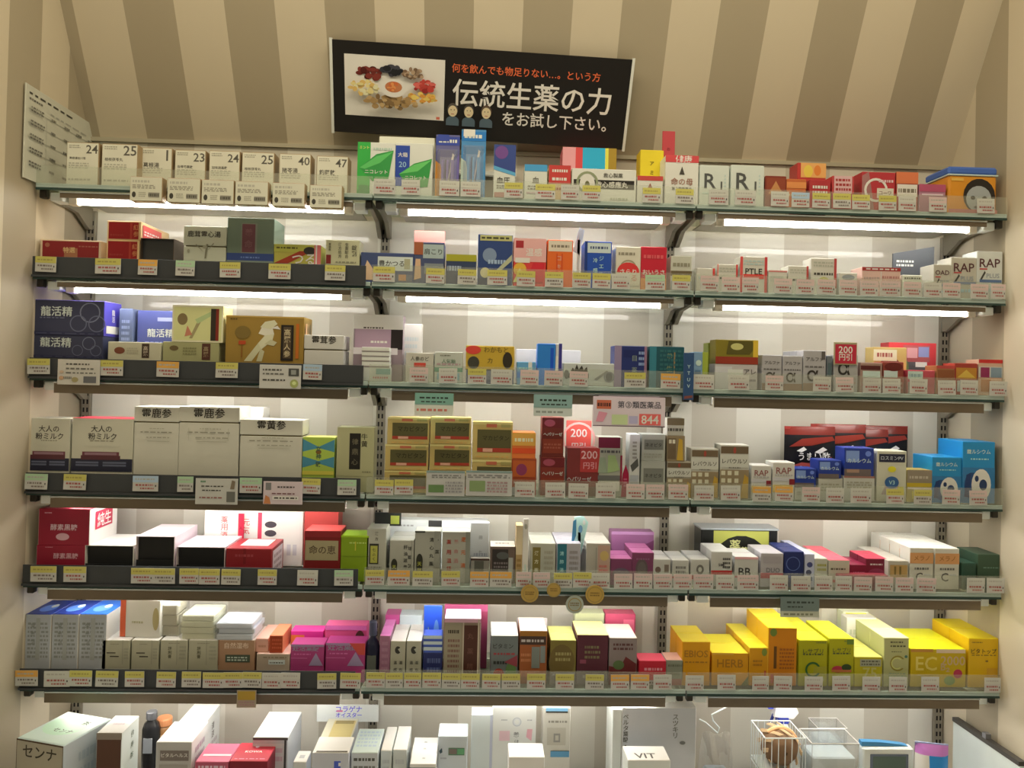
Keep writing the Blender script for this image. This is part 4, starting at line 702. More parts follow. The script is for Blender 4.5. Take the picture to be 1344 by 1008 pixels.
it(5, 829, 858, 725, 'dark purple carton, right of two', pu, 'E .45 .5 .28 .3 #53443f;E .45 .5 .2 .22 #5c5048;X .2 .75 .8 .85 1 #7a4a5c', d=.06, n=1, top='#8c4a64')
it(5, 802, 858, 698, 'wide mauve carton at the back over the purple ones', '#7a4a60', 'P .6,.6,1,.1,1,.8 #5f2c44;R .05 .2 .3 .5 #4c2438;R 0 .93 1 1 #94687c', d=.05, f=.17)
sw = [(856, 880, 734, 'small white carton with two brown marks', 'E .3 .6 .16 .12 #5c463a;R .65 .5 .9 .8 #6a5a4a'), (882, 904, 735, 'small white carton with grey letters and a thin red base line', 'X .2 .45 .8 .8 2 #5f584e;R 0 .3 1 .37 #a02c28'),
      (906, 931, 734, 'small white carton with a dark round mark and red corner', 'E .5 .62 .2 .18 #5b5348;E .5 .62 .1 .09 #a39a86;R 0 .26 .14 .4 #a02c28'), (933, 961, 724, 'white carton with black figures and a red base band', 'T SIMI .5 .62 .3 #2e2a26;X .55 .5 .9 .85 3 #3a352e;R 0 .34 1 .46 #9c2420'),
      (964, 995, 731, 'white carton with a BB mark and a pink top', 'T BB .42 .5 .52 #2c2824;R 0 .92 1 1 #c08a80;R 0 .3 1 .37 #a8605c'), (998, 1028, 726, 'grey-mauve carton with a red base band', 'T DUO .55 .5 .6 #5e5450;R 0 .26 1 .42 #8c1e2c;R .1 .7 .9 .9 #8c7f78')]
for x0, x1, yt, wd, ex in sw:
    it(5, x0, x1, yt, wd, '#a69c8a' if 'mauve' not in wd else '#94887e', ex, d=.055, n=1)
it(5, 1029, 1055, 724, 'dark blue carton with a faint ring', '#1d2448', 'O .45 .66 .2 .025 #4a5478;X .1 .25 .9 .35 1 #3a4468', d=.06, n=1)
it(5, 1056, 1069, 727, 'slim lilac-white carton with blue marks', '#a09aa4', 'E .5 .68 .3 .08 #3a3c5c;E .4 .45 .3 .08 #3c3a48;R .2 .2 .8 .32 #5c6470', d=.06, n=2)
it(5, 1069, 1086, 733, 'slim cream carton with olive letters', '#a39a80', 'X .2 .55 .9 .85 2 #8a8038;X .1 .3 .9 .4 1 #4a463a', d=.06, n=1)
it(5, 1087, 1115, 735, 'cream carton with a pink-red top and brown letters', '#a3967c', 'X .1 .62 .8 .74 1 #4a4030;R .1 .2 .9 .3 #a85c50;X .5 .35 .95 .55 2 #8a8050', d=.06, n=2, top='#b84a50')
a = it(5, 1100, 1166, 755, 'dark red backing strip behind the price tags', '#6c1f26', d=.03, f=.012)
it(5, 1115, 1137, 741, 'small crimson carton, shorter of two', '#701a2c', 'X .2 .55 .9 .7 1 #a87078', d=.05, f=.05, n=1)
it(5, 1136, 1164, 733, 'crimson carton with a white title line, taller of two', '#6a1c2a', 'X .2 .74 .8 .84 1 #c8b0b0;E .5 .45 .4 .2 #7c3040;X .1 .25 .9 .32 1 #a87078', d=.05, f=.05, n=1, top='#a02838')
it(5, 1165, 1192, 736, 'tan and cream carton with two dark marks', '#9c8f78', 'R .1 .4 .95 .85 #a07a44;R .3 .5 .4 .8 #6a5428;R .55 .5 .65 .8 #6a5428', d=.06, n=2)
cc = 'R 0 .62 1 .88 #b07a48;T メラノ .5 .75 .66 #8a5424;X .2 .45 .8 .55 1 #5f584c;T C .4 .3 .3 #4a443a;X .6 .3 .9 .4 1 #a09888'
it(5, 1194, 1225, 719, 'orange-banded cream carton with a dark C, left of two', '#b0a48c', cc, d=.055, n=3)
it(5, 1227, 1259, 720, 'orange-banded cream carton with a dark C, right of two', '#b0a48c', cc, d=.055, n=3)
it(5, 1262, 1281, 739, 'small dark green carton', '#2c4433', 'R .1 .1 .9 .9 #2a4030', d=.06, n=1)
it(5, 1283, 1319, 728, 'larger dark green carton by the wall', '#33442f', 'X .2 .6 .8 .66 1 #5c7058;P .55,.15,.75,.2,.8,.3,.6,.25 #7c8a70', d=.10)
def framebox(w, d, h):
    b = MB(); m = mat('#151410', .3); b.box(-w/2, w/2, -d/2, d/2, 0, h, m, .004); o = b.obj('display_box')
    p = MB(); draw(p, 'R .16 .02 .88 .95 #8a8438;E .52 .35 .34 .5 #16150f;R .18 .02 .86 .30 #16150f;V 薬用 .44 .5 .55 #a8a060;V 養命 .56 .42 .4 #a8a060;R .7 .3 .74 .6 #a8a060', w, d, h); p.obj('print', o)
    q = MB(); q.box(-w/2-.002, w/2+.002, -d/2-.002, d/2, h-.004, h+.001, mat('#7c7a70', .3)); q.obj('rim', o); return o
it(5, 920, 1021, 694, 'black display box with a gold arched frame at the back', '#151410', d=.08, f=.17, build=framebox, name='display_box', cat='display')
# round stickers hanging under the fifth shelf
def sticker(c):
    def f(w, d, h):
        b = MB(); b.tube([(0, -d/2, h/2), (0, d/2, h/2)], w/2, mat(c, .3), 20); o = b.obj('round_sticker')
        p = MB(); draw(p, f'O .5 .5 .42 .05 #8a7038;X .25 .4 .75 .65 2 #6b5226', w, d, h); p.obj('print', o)
        q = MB(); q.box(-.004, .004, d/2, .012+d/2, h*.7, h*.78, mat('#999484')); q.obj('clip', o); return o
    return f
for x0, x1, yt, yb, c, wd in ((683, 707, 768, 790, '#9a7838', 'yellow round sticker on the fifth shelf edge, leftmost of the yellow three'), (717, 736, 764, 785, '#9a7838', 'yellow round sticker on the fifth shelf edge, middle of the yellow three'),
                              (768, 793, 768, 793, '#a07c38', 'yellow round sticker on the fifth shelf edge, rightmost of the yellow three'), (742, 766, 783, 804, '#8c8a74', 'grey-green round sticker hanging below the fifth shelf edge')):
    it(5, x0, x1, yt, wd, c, d=.0015, f=-.012, yb=yb, build=sticker(c), name='round_sticker', cat='sticker')

# ================================================================== SIXTH SHELF
bl = 'X .1 .1 .9 .85 9 #78756a;R .42 .08 .58 .92 #8a867a'
for i, (x0, x1, wd) in enumerate(((33, 67, 'grey-white carton with a dark blue top, against the left wall'), (68, 103, 'grey-white carton with a dark blue top, middle of three'), (104, 140, 'grey-white carton with a blue top, beside the cream cartons'))):
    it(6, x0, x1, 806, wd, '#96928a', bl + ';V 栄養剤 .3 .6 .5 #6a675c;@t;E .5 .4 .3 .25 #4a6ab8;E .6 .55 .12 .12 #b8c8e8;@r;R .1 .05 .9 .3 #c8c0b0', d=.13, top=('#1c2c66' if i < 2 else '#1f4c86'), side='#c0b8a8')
cr = 'X .3 .8 .6 .86 1 #7d745c;R .18 .45 .5 .49 #3a342a;R .3 .30 .62 .345 #3a342a;R .74 0 .76 1 #857d64;X .8 .2 .96 .7 4 #8a8268'
for i, (x0, x1) in enumerate(((133, 170), (172, 208), (210, 246), (247, 286))):
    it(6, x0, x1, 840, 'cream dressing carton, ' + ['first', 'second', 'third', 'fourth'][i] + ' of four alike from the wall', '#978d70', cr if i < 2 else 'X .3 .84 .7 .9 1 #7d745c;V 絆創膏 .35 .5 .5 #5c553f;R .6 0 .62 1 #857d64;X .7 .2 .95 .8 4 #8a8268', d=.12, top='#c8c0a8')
r6 = ITEMS[6]; base4 = r6[-3]
it(6, 158, 213, 787, 'cream carton with a red left edge lying on the cream cartons', '#c0b698', 'R 0 0 .14 1 #b8502c;X .3 .35 .6 .45 1 #a0946f;E .9 .5 .08 .3 #a08c5c', d=.07, f=.05, on=base4, rz=-6)
def pack(c, n):
    def f(w, d, h):
        b = MB(); k = h/n
        for i in range(n):
            s = random.uniform(-.004, .004); b.box(-w/2+s, w/2+s, -d/2+s, d/2+s, i*k, (i+1)*k-.0012, mat(c), .002)
        o = b.obj('wrapped_pack'); q = MB(); q.box(-w/2-.005, w/2+.005, -d/2-.005, d/2+.005, 0, h+.002, M_WRAP, .006); q.obj('film', o); return o
    return f
it(6, 211, 234, 793, 'wrapped grey pack beside the red-edged carton', '#a09a88', d=.07, f=.06, on=base4, build=pack('#9c8f70', 3), name='wrapped_pack', cat='pack')
it(6, 237, 280, 807, 'cream striped wrapped pack lying on the cream cartons', '#c0b894', d=.10, f=.035, on=r6[-2] if False else base4, build=pack('#b8ae88', 4), name='wrapped_pack', cat='pack')
to = it(6, 286, 334, 840, 'tan carton with pale lettering and a dark label', '#8f6a4c', 'T 自然湿布 .5 .78 .66 #c0a284;R .2 .12 .88 .42 #3f4434;X .25 .16 .8 .36 2 #a0a088;R .0 0 .03 1 #7a5438', d=.12, top='#b8a088')
it(6, 284, 332, 817, 'shiny clear film pack lying on the tan carton', '#a8a49c', d=.10, f=.03, on=to, build=pack('#a8a49c', 3), name='wrapped_pack', cat='pack')
to = it(6, 336, 380, 858, 'tan carton with a silver label', '#98826a', 'R .36 .1 .86 .5 #b0aca4;X .4 .16 .8 .34 1 #4a463e;X .2 .6 .9 .8 1 #7a6850', d=.12, top='#c09a84')
it(6, 353, 371, 834, 'small dark orange carton with a bright side', '#8f3418', 'X .2 .2 .9 .85 3 #a84a28', d=.10, f=.035, on=to, side='#c86a44', top='#c86a44')
it(6, 335, 352, 838, 'small pale orange carton beside the dark orange one', '#b8866c', 'X .2 .3 .8 .6 1 #a06c50', d=.12, f=.04, on=to, side='#c8886c', top='#c88a70')
pk = 'T 妊活葉酸 .45 .84 .8 #7f747c;X .1 .5 .6 .6 1 #b05a80;P .55,.02,.98,.02,.76,.62 #8a7486;R 0 .9 1 1 #8a6a7c;R .0 .35 .5 .38 #b05a80'
it(6, 381, 425, 846, 'magenta carton with a grey peak picture', '#94345c', pk, d=.06)
it(6, 427, 479, 844, 'magenta carton with a red corner and a grey peak picture', '#94345c', pk + ';P .6,1,1,1,1,.5,.84,.5 #a83c30', d=.06)
it(6, 381, 424, 828, 'orange and magenta carton behind the magenta pair', '#b8286c', 'R 0 0 .42 .9 #c8682c;X .1 .3 .4 .8 1 #d0a060;X .5 .4 .85 .8 1 #d05a90', d=.05, f=.10)
it(6, 426, 481, 821, 'pink carton with a baby picture and yellow patch', '#c04a6c', 'E .35 .4 .34 .26 #d0a8a8;T 葉酸 .3 .4 .3 #8a5a6c;R .52 .1 .72 .4 #c0a030;E .84 .7 .12 .2 #4a2a20;E .84 .52 .1 .16 #b88468;R 0 .9 1 1 #c8608c', d=.05, f=.10)
def bottle(w, d, h):
    b = MB(); r = w/2; b.lathe([(r*.9, 0), (r, h*.04), (r, h*.55), (r*.85, h*.64), (r*.42, h*.72), (r*.42, h*.76)], mat('#1c1c28', .2), 16); o = b.obj('bottle', None, True)
    q = MB(); q.lathe([(r*.5, h*.76), (r*.52, h*.78), (r*.52, h*.98), (r*.45, h)], mat('#3a3a44', .3), 14); q.obj('cap', o)
    q = MB(); q.box(-r*.6, r*.6, -r*1.02, -r*.9, h*.08, h*.45, mat('#4c4c40')); q.obj('label', o); return o
it(6, 478, 498, 818, 'dark navy bottle with a black cap at the left of the middle bay', '#1c1c28', d=.043, build=bottle, name='bottle', cat='bottle')
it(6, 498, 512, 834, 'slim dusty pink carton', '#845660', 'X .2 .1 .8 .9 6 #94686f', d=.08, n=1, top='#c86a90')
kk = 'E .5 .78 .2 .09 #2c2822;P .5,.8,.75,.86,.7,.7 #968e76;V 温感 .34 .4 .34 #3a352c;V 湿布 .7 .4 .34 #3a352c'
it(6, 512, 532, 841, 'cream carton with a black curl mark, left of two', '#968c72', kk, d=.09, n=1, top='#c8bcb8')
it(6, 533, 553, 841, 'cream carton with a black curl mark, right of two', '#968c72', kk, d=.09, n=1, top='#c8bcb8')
it(6, 505, 524, 807, 'pink carton at the back with a white stripe', '#a8486c', 'R .3 .0 .9 .3 #b83c74;R .0 0 .3 .5 #c88098', d=.06, f=.17)
it(6, 524, 554, 808, 'grey-white carton with green marks at the back', '#a8a89a', 'X .1 .5 .9 .8 2 #7a8a70;R .4 .1 .7 .4 #8a9a80', d=.06, f=.17)
a = it(6, 555, 580, 857, 'dark blue carton with faint lettering, lowest of the blue stack', '#22264c', 'X .2 .3 .9 .9 2 #4a5070;X .2 .1 .8 .25 1 #6a6a50', d=.05)
for i in range(3):
    a = it(6, 555, 580, 849-i*7.5, 'flat blue and white carton, ' + ['lowest', 'middle', 'topmost'][i] + ' of the flat three', '#3f4f8c', 'R 0 .4 1 .98 #a0a4b4', d=.05, on=a, flap=False, group='flat blue cartons')
it(6, 556, 580, 795, 'blue card with a green figure behind the blue stack', '#2a4aa8', 'P .1,.1,.45,.1,.4,.55,.25,.7 #90a070;E .7 .6 .15 .2 #5a7ac8;R 0 0 1 .1 #98a0b0', d=.004, f=.09, name='popup_card', cat='card', flap=False)
it(6, 583, 631, 812, 'tall mauve-topped carton with beige and dark brown panels', '#7c6650', 'R 0 .94 1 1 #b8888a;R 0 .0 .48 .94 #84765c;X .1 .75 .4 .85 1 #3a3024;X .1 .15 .42 .7 7 #6a4a3c;R .5 0 .54 .94 #a08f74;R .54 0 .92 .9 #42241a;V 丸薬精 .72 .5 .7 #5c3a2c;R .92 0 .96 1 #a89478;@r;R .1 0 .9 1 #8a7c6c', d=.09, top='#c89a9a', side='#9a8c78')
it(6, 583, 640, 794, 'dark rose carton behind the tall mauve-topped one', '#7c3040', 'R 0 .9 1 1 #8a3c50', d=.05, f=.14)
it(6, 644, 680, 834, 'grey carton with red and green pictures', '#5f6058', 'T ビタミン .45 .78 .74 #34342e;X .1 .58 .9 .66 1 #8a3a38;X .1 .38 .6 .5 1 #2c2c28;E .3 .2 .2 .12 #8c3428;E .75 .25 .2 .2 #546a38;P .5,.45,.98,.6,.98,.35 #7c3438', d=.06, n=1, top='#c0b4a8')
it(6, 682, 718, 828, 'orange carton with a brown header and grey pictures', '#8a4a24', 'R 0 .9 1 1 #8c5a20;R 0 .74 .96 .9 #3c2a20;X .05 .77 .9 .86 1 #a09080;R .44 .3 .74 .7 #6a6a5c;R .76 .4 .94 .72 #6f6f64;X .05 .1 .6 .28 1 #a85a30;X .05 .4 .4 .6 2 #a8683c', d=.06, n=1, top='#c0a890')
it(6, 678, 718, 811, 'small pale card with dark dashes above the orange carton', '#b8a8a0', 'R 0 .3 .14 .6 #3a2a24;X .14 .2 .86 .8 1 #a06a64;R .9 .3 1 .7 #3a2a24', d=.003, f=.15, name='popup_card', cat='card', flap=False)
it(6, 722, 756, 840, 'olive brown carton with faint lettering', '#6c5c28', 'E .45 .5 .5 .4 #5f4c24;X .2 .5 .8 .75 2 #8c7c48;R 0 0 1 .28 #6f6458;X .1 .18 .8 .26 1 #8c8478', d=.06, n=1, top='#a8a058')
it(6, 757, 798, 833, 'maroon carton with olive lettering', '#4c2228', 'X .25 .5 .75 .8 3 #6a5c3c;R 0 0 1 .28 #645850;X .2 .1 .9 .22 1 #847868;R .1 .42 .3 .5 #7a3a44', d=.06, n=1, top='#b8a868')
it(6, 754, 793, 805, 'olive cream carton at the back of the middle bay', '#8f8a64', 'R 0 .2 1 .3 #5f4a38', d=.05, f=.16)
it(6, 799, 836, 837, 'grey-brown carton with a dark red fruit picture', '#75645a', 'X .15 .72 .85 .9 2 #4c2c28;P .0,.1,.98,.05,.98,.45,.6,.6,.4,.35,.0,.4 #591f1e;E .35 .42 .2 .1 #4f5c34;R 0 0 1 .1 #5a2420', d=.06, n=1, top='#c8a890')
it(6, 794, 834, 806, 'red carton with a white lettered front card at the back', '#9a3848', 'R .1 .0 .9 .3 #b8a8a4;X .15 .05 .85 .26 1 #3a2a2a;R .6 .6 .95 .9 #b85460', d=.05, f=.16)
it(6, 838, 874, 867, 'small bright red carton over a pale base', '#a8202c', 'X .2 .55 .9 .75 1 #c07a7a;R 0 0 1 .2 #a08c80;X .1 .04 .9 .16 1 #5c4034', d=.06, top='#d0404c')
it(6, 874, 897, 866, 'small grey carton with a reddish foot', '#75725c', 'X .1 .7 .9 .85 1 #5a5844;R .3 .0 .9 .25 #8a5044;R .2 .4 .8 .5 #5c5a48', d=.06, top='#b88a74')
YO, YL = '#b4780a', '#948a10'
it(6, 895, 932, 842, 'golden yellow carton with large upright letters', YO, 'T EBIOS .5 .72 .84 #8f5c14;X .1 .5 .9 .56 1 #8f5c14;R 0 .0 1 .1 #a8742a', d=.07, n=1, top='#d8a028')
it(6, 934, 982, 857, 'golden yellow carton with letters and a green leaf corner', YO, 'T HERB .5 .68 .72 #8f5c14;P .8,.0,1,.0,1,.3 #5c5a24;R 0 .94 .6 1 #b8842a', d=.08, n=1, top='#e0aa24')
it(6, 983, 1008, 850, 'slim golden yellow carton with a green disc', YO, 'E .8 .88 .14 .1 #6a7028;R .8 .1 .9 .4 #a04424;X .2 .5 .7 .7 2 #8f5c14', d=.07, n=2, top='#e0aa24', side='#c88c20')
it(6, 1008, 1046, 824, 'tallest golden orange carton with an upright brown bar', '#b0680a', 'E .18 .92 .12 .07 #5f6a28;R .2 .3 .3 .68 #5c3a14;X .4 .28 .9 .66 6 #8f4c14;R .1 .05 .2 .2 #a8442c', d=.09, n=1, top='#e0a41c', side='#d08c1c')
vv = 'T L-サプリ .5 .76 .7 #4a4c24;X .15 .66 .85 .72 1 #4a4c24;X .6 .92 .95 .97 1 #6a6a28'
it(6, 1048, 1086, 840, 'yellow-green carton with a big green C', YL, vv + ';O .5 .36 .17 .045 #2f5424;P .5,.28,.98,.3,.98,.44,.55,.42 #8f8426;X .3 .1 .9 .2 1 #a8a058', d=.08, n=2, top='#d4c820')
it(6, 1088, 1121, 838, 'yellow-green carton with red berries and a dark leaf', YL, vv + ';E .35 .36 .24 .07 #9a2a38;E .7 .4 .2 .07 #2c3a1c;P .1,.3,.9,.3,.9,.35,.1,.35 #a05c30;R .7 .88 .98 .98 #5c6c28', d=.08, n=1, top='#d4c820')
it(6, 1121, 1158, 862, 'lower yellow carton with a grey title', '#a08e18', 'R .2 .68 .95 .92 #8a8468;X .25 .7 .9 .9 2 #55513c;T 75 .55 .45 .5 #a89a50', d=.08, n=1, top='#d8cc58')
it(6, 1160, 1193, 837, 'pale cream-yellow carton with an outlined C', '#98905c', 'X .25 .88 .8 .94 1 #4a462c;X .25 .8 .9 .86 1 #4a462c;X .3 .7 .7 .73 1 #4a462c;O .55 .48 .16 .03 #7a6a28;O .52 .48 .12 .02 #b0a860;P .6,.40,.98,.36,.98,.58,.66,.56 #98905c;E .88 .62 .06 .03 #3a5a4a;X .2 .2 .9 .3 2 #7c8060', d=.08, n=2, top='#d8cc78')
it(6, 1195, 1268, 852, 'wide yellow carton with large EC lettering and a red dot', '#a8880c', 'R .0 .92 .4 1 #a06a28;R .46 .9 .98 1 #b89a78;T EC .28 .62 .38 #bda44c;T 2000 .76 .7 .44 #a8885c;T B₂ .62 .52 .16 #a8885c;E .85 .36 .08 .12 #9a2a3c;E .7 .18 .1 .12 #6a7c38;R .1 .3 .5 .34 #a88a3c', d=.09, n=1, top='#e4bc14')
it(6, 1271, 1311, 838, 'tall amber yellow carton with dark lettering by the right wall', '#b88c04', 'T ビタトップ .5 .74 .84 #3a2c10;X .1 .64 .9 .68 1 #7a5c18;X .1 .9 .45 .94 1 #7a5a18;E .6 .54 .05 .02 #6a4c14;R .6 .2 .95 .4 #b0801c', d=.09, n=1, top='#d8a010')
it(6, 1106, 1140, 803, 'cream carton with olive figures at the back of the yellow rows', '#b8b08c', 'X .1 .3 .5 .8 3 #6f6a48;R .1 .85 .9 .98 #b8ac3c', d=.04, f=.245)
it(6, 1111, 1150, 811, 'white carton with a grey shadow mark behind the lower yellow one', '#c0b8a4', 'X .1 .4 .9 .8 2 #a8a088', d=.04, f=.198)

# ================================================================== shelf talk cards
def talk(c, spec):
    def f(w, d, h):
        o = carton_obj('shelf_card', w, d, h, c, spec, flap=False)
        q = MB(); q.box(-w*.3, w*.3, d/2, .010+d/2, h*.72, h*.78, mat('#8d8a7c')); q.obj('clip', o); return o
    return f
TA = 'X .2 .76 .75 .88 1 #4a443a;X .2 .58 .85 .7 1 #5a5448;X .2 .42 .9 .52 1 #5a5448;R .62 .08 .92 .34 #54504c;E .1 .5 .05 .06 #a88a6c;E .1 .26 .06 .08 #a8805c;E .42 .2 .08 .1 #8a7a50;X .15 .2 .35 .36 1 #6a6454'
for row, x0, x1, yt, yb, c, sp, wd in (
    (3, 75, 131, 472, 505, '#a89c88', TA, 'white shelf card with small pictures below the navy stack'),
    (3, 340, 395, 479, 510, '#a89e8c', 'X .08 .72 .55 .86 1 #4a443a;X .08 .56 .6 .68 1 #5a5448;X .08 .3 .62 .42 1 #3a352c;R .7 .54 .95 .86 #3f3c34;R .76 .6 .88 .8 #7a7668;E .84 .22 .1 .18 #8a8a4c;E .84 .24 .05 .08 #b0b070', 'white shelf card with a round stamp below the gold crane carton'),
    (4, 256, 312, 628, 662, '#a39a88', 'X .12 .82 .26 .94 1 #3f6a44;X .14 .66 .7 .74 1 #3a352c;X .16 .5 .6 .58 1 #3a352c;X .1 .22 .66 .3 1 #7a3a34;R .74 .1 .94 .5 #5a564a;P .82,.6,.92,.6,.94,.9,.86,.94 #6b5a44', 'white shelf card with green heading below the tall lidded cartons'),
    (4, 345, 397, 632, 662, '#b09a90', 'R .06 .62 .2 .94 #6a645c;X .36 .7 .8 .82 1 #3a302c;X .22 .42 .8 .52 1 #6a4440;R .24 .2 .9 .36 #bdb0a4;X .28 .22 .86 .34 1 #3a302c;P .02,.02,.2,.02,.16,.3,.06,.4 #a8683c', 'pinkish shelf card with a hand picture below the shorter lidded carton'),
    (4, 559, 610, 618, 651, '#9f9686', 'R .0 .92 1 1 #6f7a6c;X .14 .7 .9 .86 2 #6a645a;R .06 .14 .46 .44 #566a3c;X .5 .12 .94 .6 4 #7c746c', 'grey shelf card with a green field picture, left of two'),
    (4, 611, 672, 618, 651, '#9f9686', 'R .0 .92 1 1 #6f7a6c;X .04 .7 .95 .86 2 #6a645a;R .08 .18 .42 .6 #6f7a4c;X .46 .12 .9 .6 4 #8c6c64', 'grey shelf card with a green field picture, right of two'),
    (4, 544, 595, 516, 545, '#94a08c', 'R 0 .5 1 1 #6a8a74;X .12 .72 .86 .86 1 #2a3028;X .16 .56 .8 .66 1 #2a3028;R 0 0 1 .45 #b3ab94;X .05 .14 .85 .34 1 #a8604c', 'green and cream notice card hanging under the third shelf, left of two'),
    (4, 700, 751, 518, 546, '#94a08c', 'R 0 .4 1 1 #74887a;X .16 .66 .86 .82 1 #23281f;X .2 .48 .86 .6 1 #2a3028;R 0 0 1 .36 #a8a694;X .06 .1 .8 .28 1 #7a7a6a', 'green and cream notice card hanging under the third shelf, right of two'),
    (6, 1024, 1075, 784, 810, '#6f7468', 'R 0 .36 1 1 #5f665a;X .16 .66 .86 .84 1 #30352c;X .18 .46 .6 .58 1 #30352c;R .0 0 1 .3 #9a9478;X .08 .06 .9 .24 1 #6a664c', 'grey-green notice card hanging under the fifth shelf'),
    (6, 310, 336, 906, 929, '#8c7a60', 'R .05 .45 .95 .95 #927428;X .1 .1 .9 .4 2 #8c6a60', 'yellow-topped price card hanging below the sixth shelf edge')):
    it(row, x0, x1, yt, wd, c, d=.0015, f=-.016, yb=yb, build=talk(c, sp), name='shelf_card', cat='card')

# ================================================================== price tags
TAGC = {'y': ('yellow-topped', '#a59748'), 'o': ('orange-topped', '#b8843c'), 'w': ('plain white', '#a69d88'), 'g': ('green-topped', '#8fa078'), 'b': ('blue-topped', '#8f9aa8'), 'r': ('red-printed', '#b09484')}
TAGM = {}
def tag_meshes(kind, wpx, v):
    k = (kind, wpx, v)
    if k not in TAGM:
        w = wpx/470.0; h = .0415
        b = MB(); b.box(-w/2, w/2, -.0006, .0006, 0, h, mat('#a39987', .4))
        p = MB(); col = TAGC[kind][1]; ink = '#8a4a40' if kind in 'rwb' or v else '#6a5c50'
        draw(p, f'R .0 .58 1 1 {col};X .1 .7 .85 .88 1 {"#8a7a3c" if kind=="y" else "#948a78"};X .12 .3 .8 .52 1 {ink};X .3 .1 .86 .28 1 {ink};R .88 .3 .93 .42 #3f3a34', w, .0012, h, .0003)
        TAGM[k] = (b.mesh('price_tag'), p.mesh('print'))
    return TAGM[k]
TAGS = {
 1: 'w491-519 w527-552 w577-603 w605-631 y662-687 y703-729 w737-760 y764-789 y843-868 y886-911 w930-956 w964-992 w1012-1035 b1038-1063 y1066-1089 y1093-1117 y1118-1142 y1153-1176 w1178-1203 r1218-1243 w1281-1306',
 2: 'y50-76 y129-160 o184-208 g233-257 y291-317 y355-382 y428-454 y491-518 y559-584 y601-625 y640-666 y678-703 y716-739 y752-775 y777-802 w803-827 g847-873 y882-906 r919-943 r948-971 r974-996 r1016-1039 r1045-1068 r1072-1096 r1101-1125 r1129-1152 r1154-1182 r1185-1209 w1212-1236 r1237-1260 r1273-1297 r1299-1320',
 3: 'y40-68 y136-163 o209-236 y286-313 b399-424 r538-562 w577-600 y614-639 w645-672 r683-707 r714-739 r747-772 y820-847 o867-893 w909-938 w955-984 r1004-1028 w1067-1090 r1096-1121 w1132-1156 w1158-1182 w1193-1217 w1230-1255 w1259-1284 w1297-1322',
 4: 'g36-65 y87-115 b178-209 g235-256 g317-345 y398-421 g444-469 y492-517 y518-543 w676-702 w716-742 w746-772 w782-808 r822-846 r848-872 r877-903 w911-937 w946-972 o987-1012 o1016-1041 r1052-1076 w1083-1108 w1116-1143 y1162-1187 y1199-1222 r1235-1260 r1271-1296',
 5: 'y45-76 y87-116 y176-203 y204-231 y238-263 y264-290 y293-317 y340-365 w392-418 g440-465 y481-504 o510-538 y542-568 y580-604 o617-642 o644-671 r677-698 r700-722 y727-751 y753-776 w777-800 r806-830 r832-856 r858-882 r884-908 r910-936 w939-964 r967-996 w1010-1034 w1038-1064 w1069-1092 w1096-1118 r1120-1144 r1148-1172 r1175-1198 r1202-1228 w1268-1292 w1294-1318',
 6: 'o25-52 w62-94 y95-123 y129-157 y167-192 y208-233 y241-266 y269-295 y296-320 y321-344 w346-370 w371-395 y418-443 y448-474 y482-505 y507-529 y531-553 y555-579 y581-604 y606-629 y633-657 y659-683 y692-716 y729-754 y768-793 o802-826 o828-852 w857-882 w899-924 w941-966 w987-1009 w1015-1039 w1056-1079 w1092-1116 w1131-1155 w1166-1190 w1209-1232 w1291-1313'}
EXTRA = {1: ['g2']}
for row, s in TAGS.items():
    seen = {}
    L = []
    for t in s.split():
        kind = t[0]; x0, x1 = map(float, t[1:].split('-'))
        p = onY((x0+x1)/2, 300+100*row, -D-.002)
        near = min((r for r in ITEMS[row] if 0 < r.f < .1), key=lambda r: abs(r.x-p.x))
        L.append((kind, x0, x1, near))
    cnt = {}
    for q_ in L: cnt[q_[0], shorter(q_[3].short, 9)] = cnt.get((q_[0], shorter(q_[3].short, 9)), 0)+1
    idx = {}
    for i, (kind, x0, x1, near) in enumerate(L):
        ymid = ZK[row]
        # height of the tag on its rail, and its x at that height
        z = ZK[row]+.0165+random.uniform(-.0012, .0012)
        yy = 504+SHY-F*((z+.02-CAM.z)/(D*-1-CAM.y))
        P = onY((x0+x1)/2, yy, -D)
        yoff = -.0115 if (P.x < -.45 and row > 1) else -.0035
        wpx = round((x1-x0)/2)*2
        a, b2 = tag_meshes(kind, wpx, i % 3)
        o = link('price_tag', a); o.location = (P.x, -D+yoff, z); o.rotation_euler = (math.radians(random.uniform(-3, 1)), math.radians(random.uniform(-1, 1)), 0)
        k = (kind, shorter(near.short, 9)); idx[k] = idx.get(k, 0)+1
        pre = TAGC[kind][0] + ' price tag'
        if cnt[k] > 1: pre = ['first ', 'second ', 'third ', 'fourth ', 'fifth '][idx[k]-1] + pre
        lab = f'{pre} below the {k[1]}, {SHELF[row]}'
        if len(lab.split()) > 16: lab = f'{pre} below the {k[1]}'
        if len(lab.split()) > 16: lab = lab.replace(' price tag', ' tag')
        tag(o, lab, 'price tag', 'price tags on the ' + SHELF[row])
        q = link('print', b2, o)
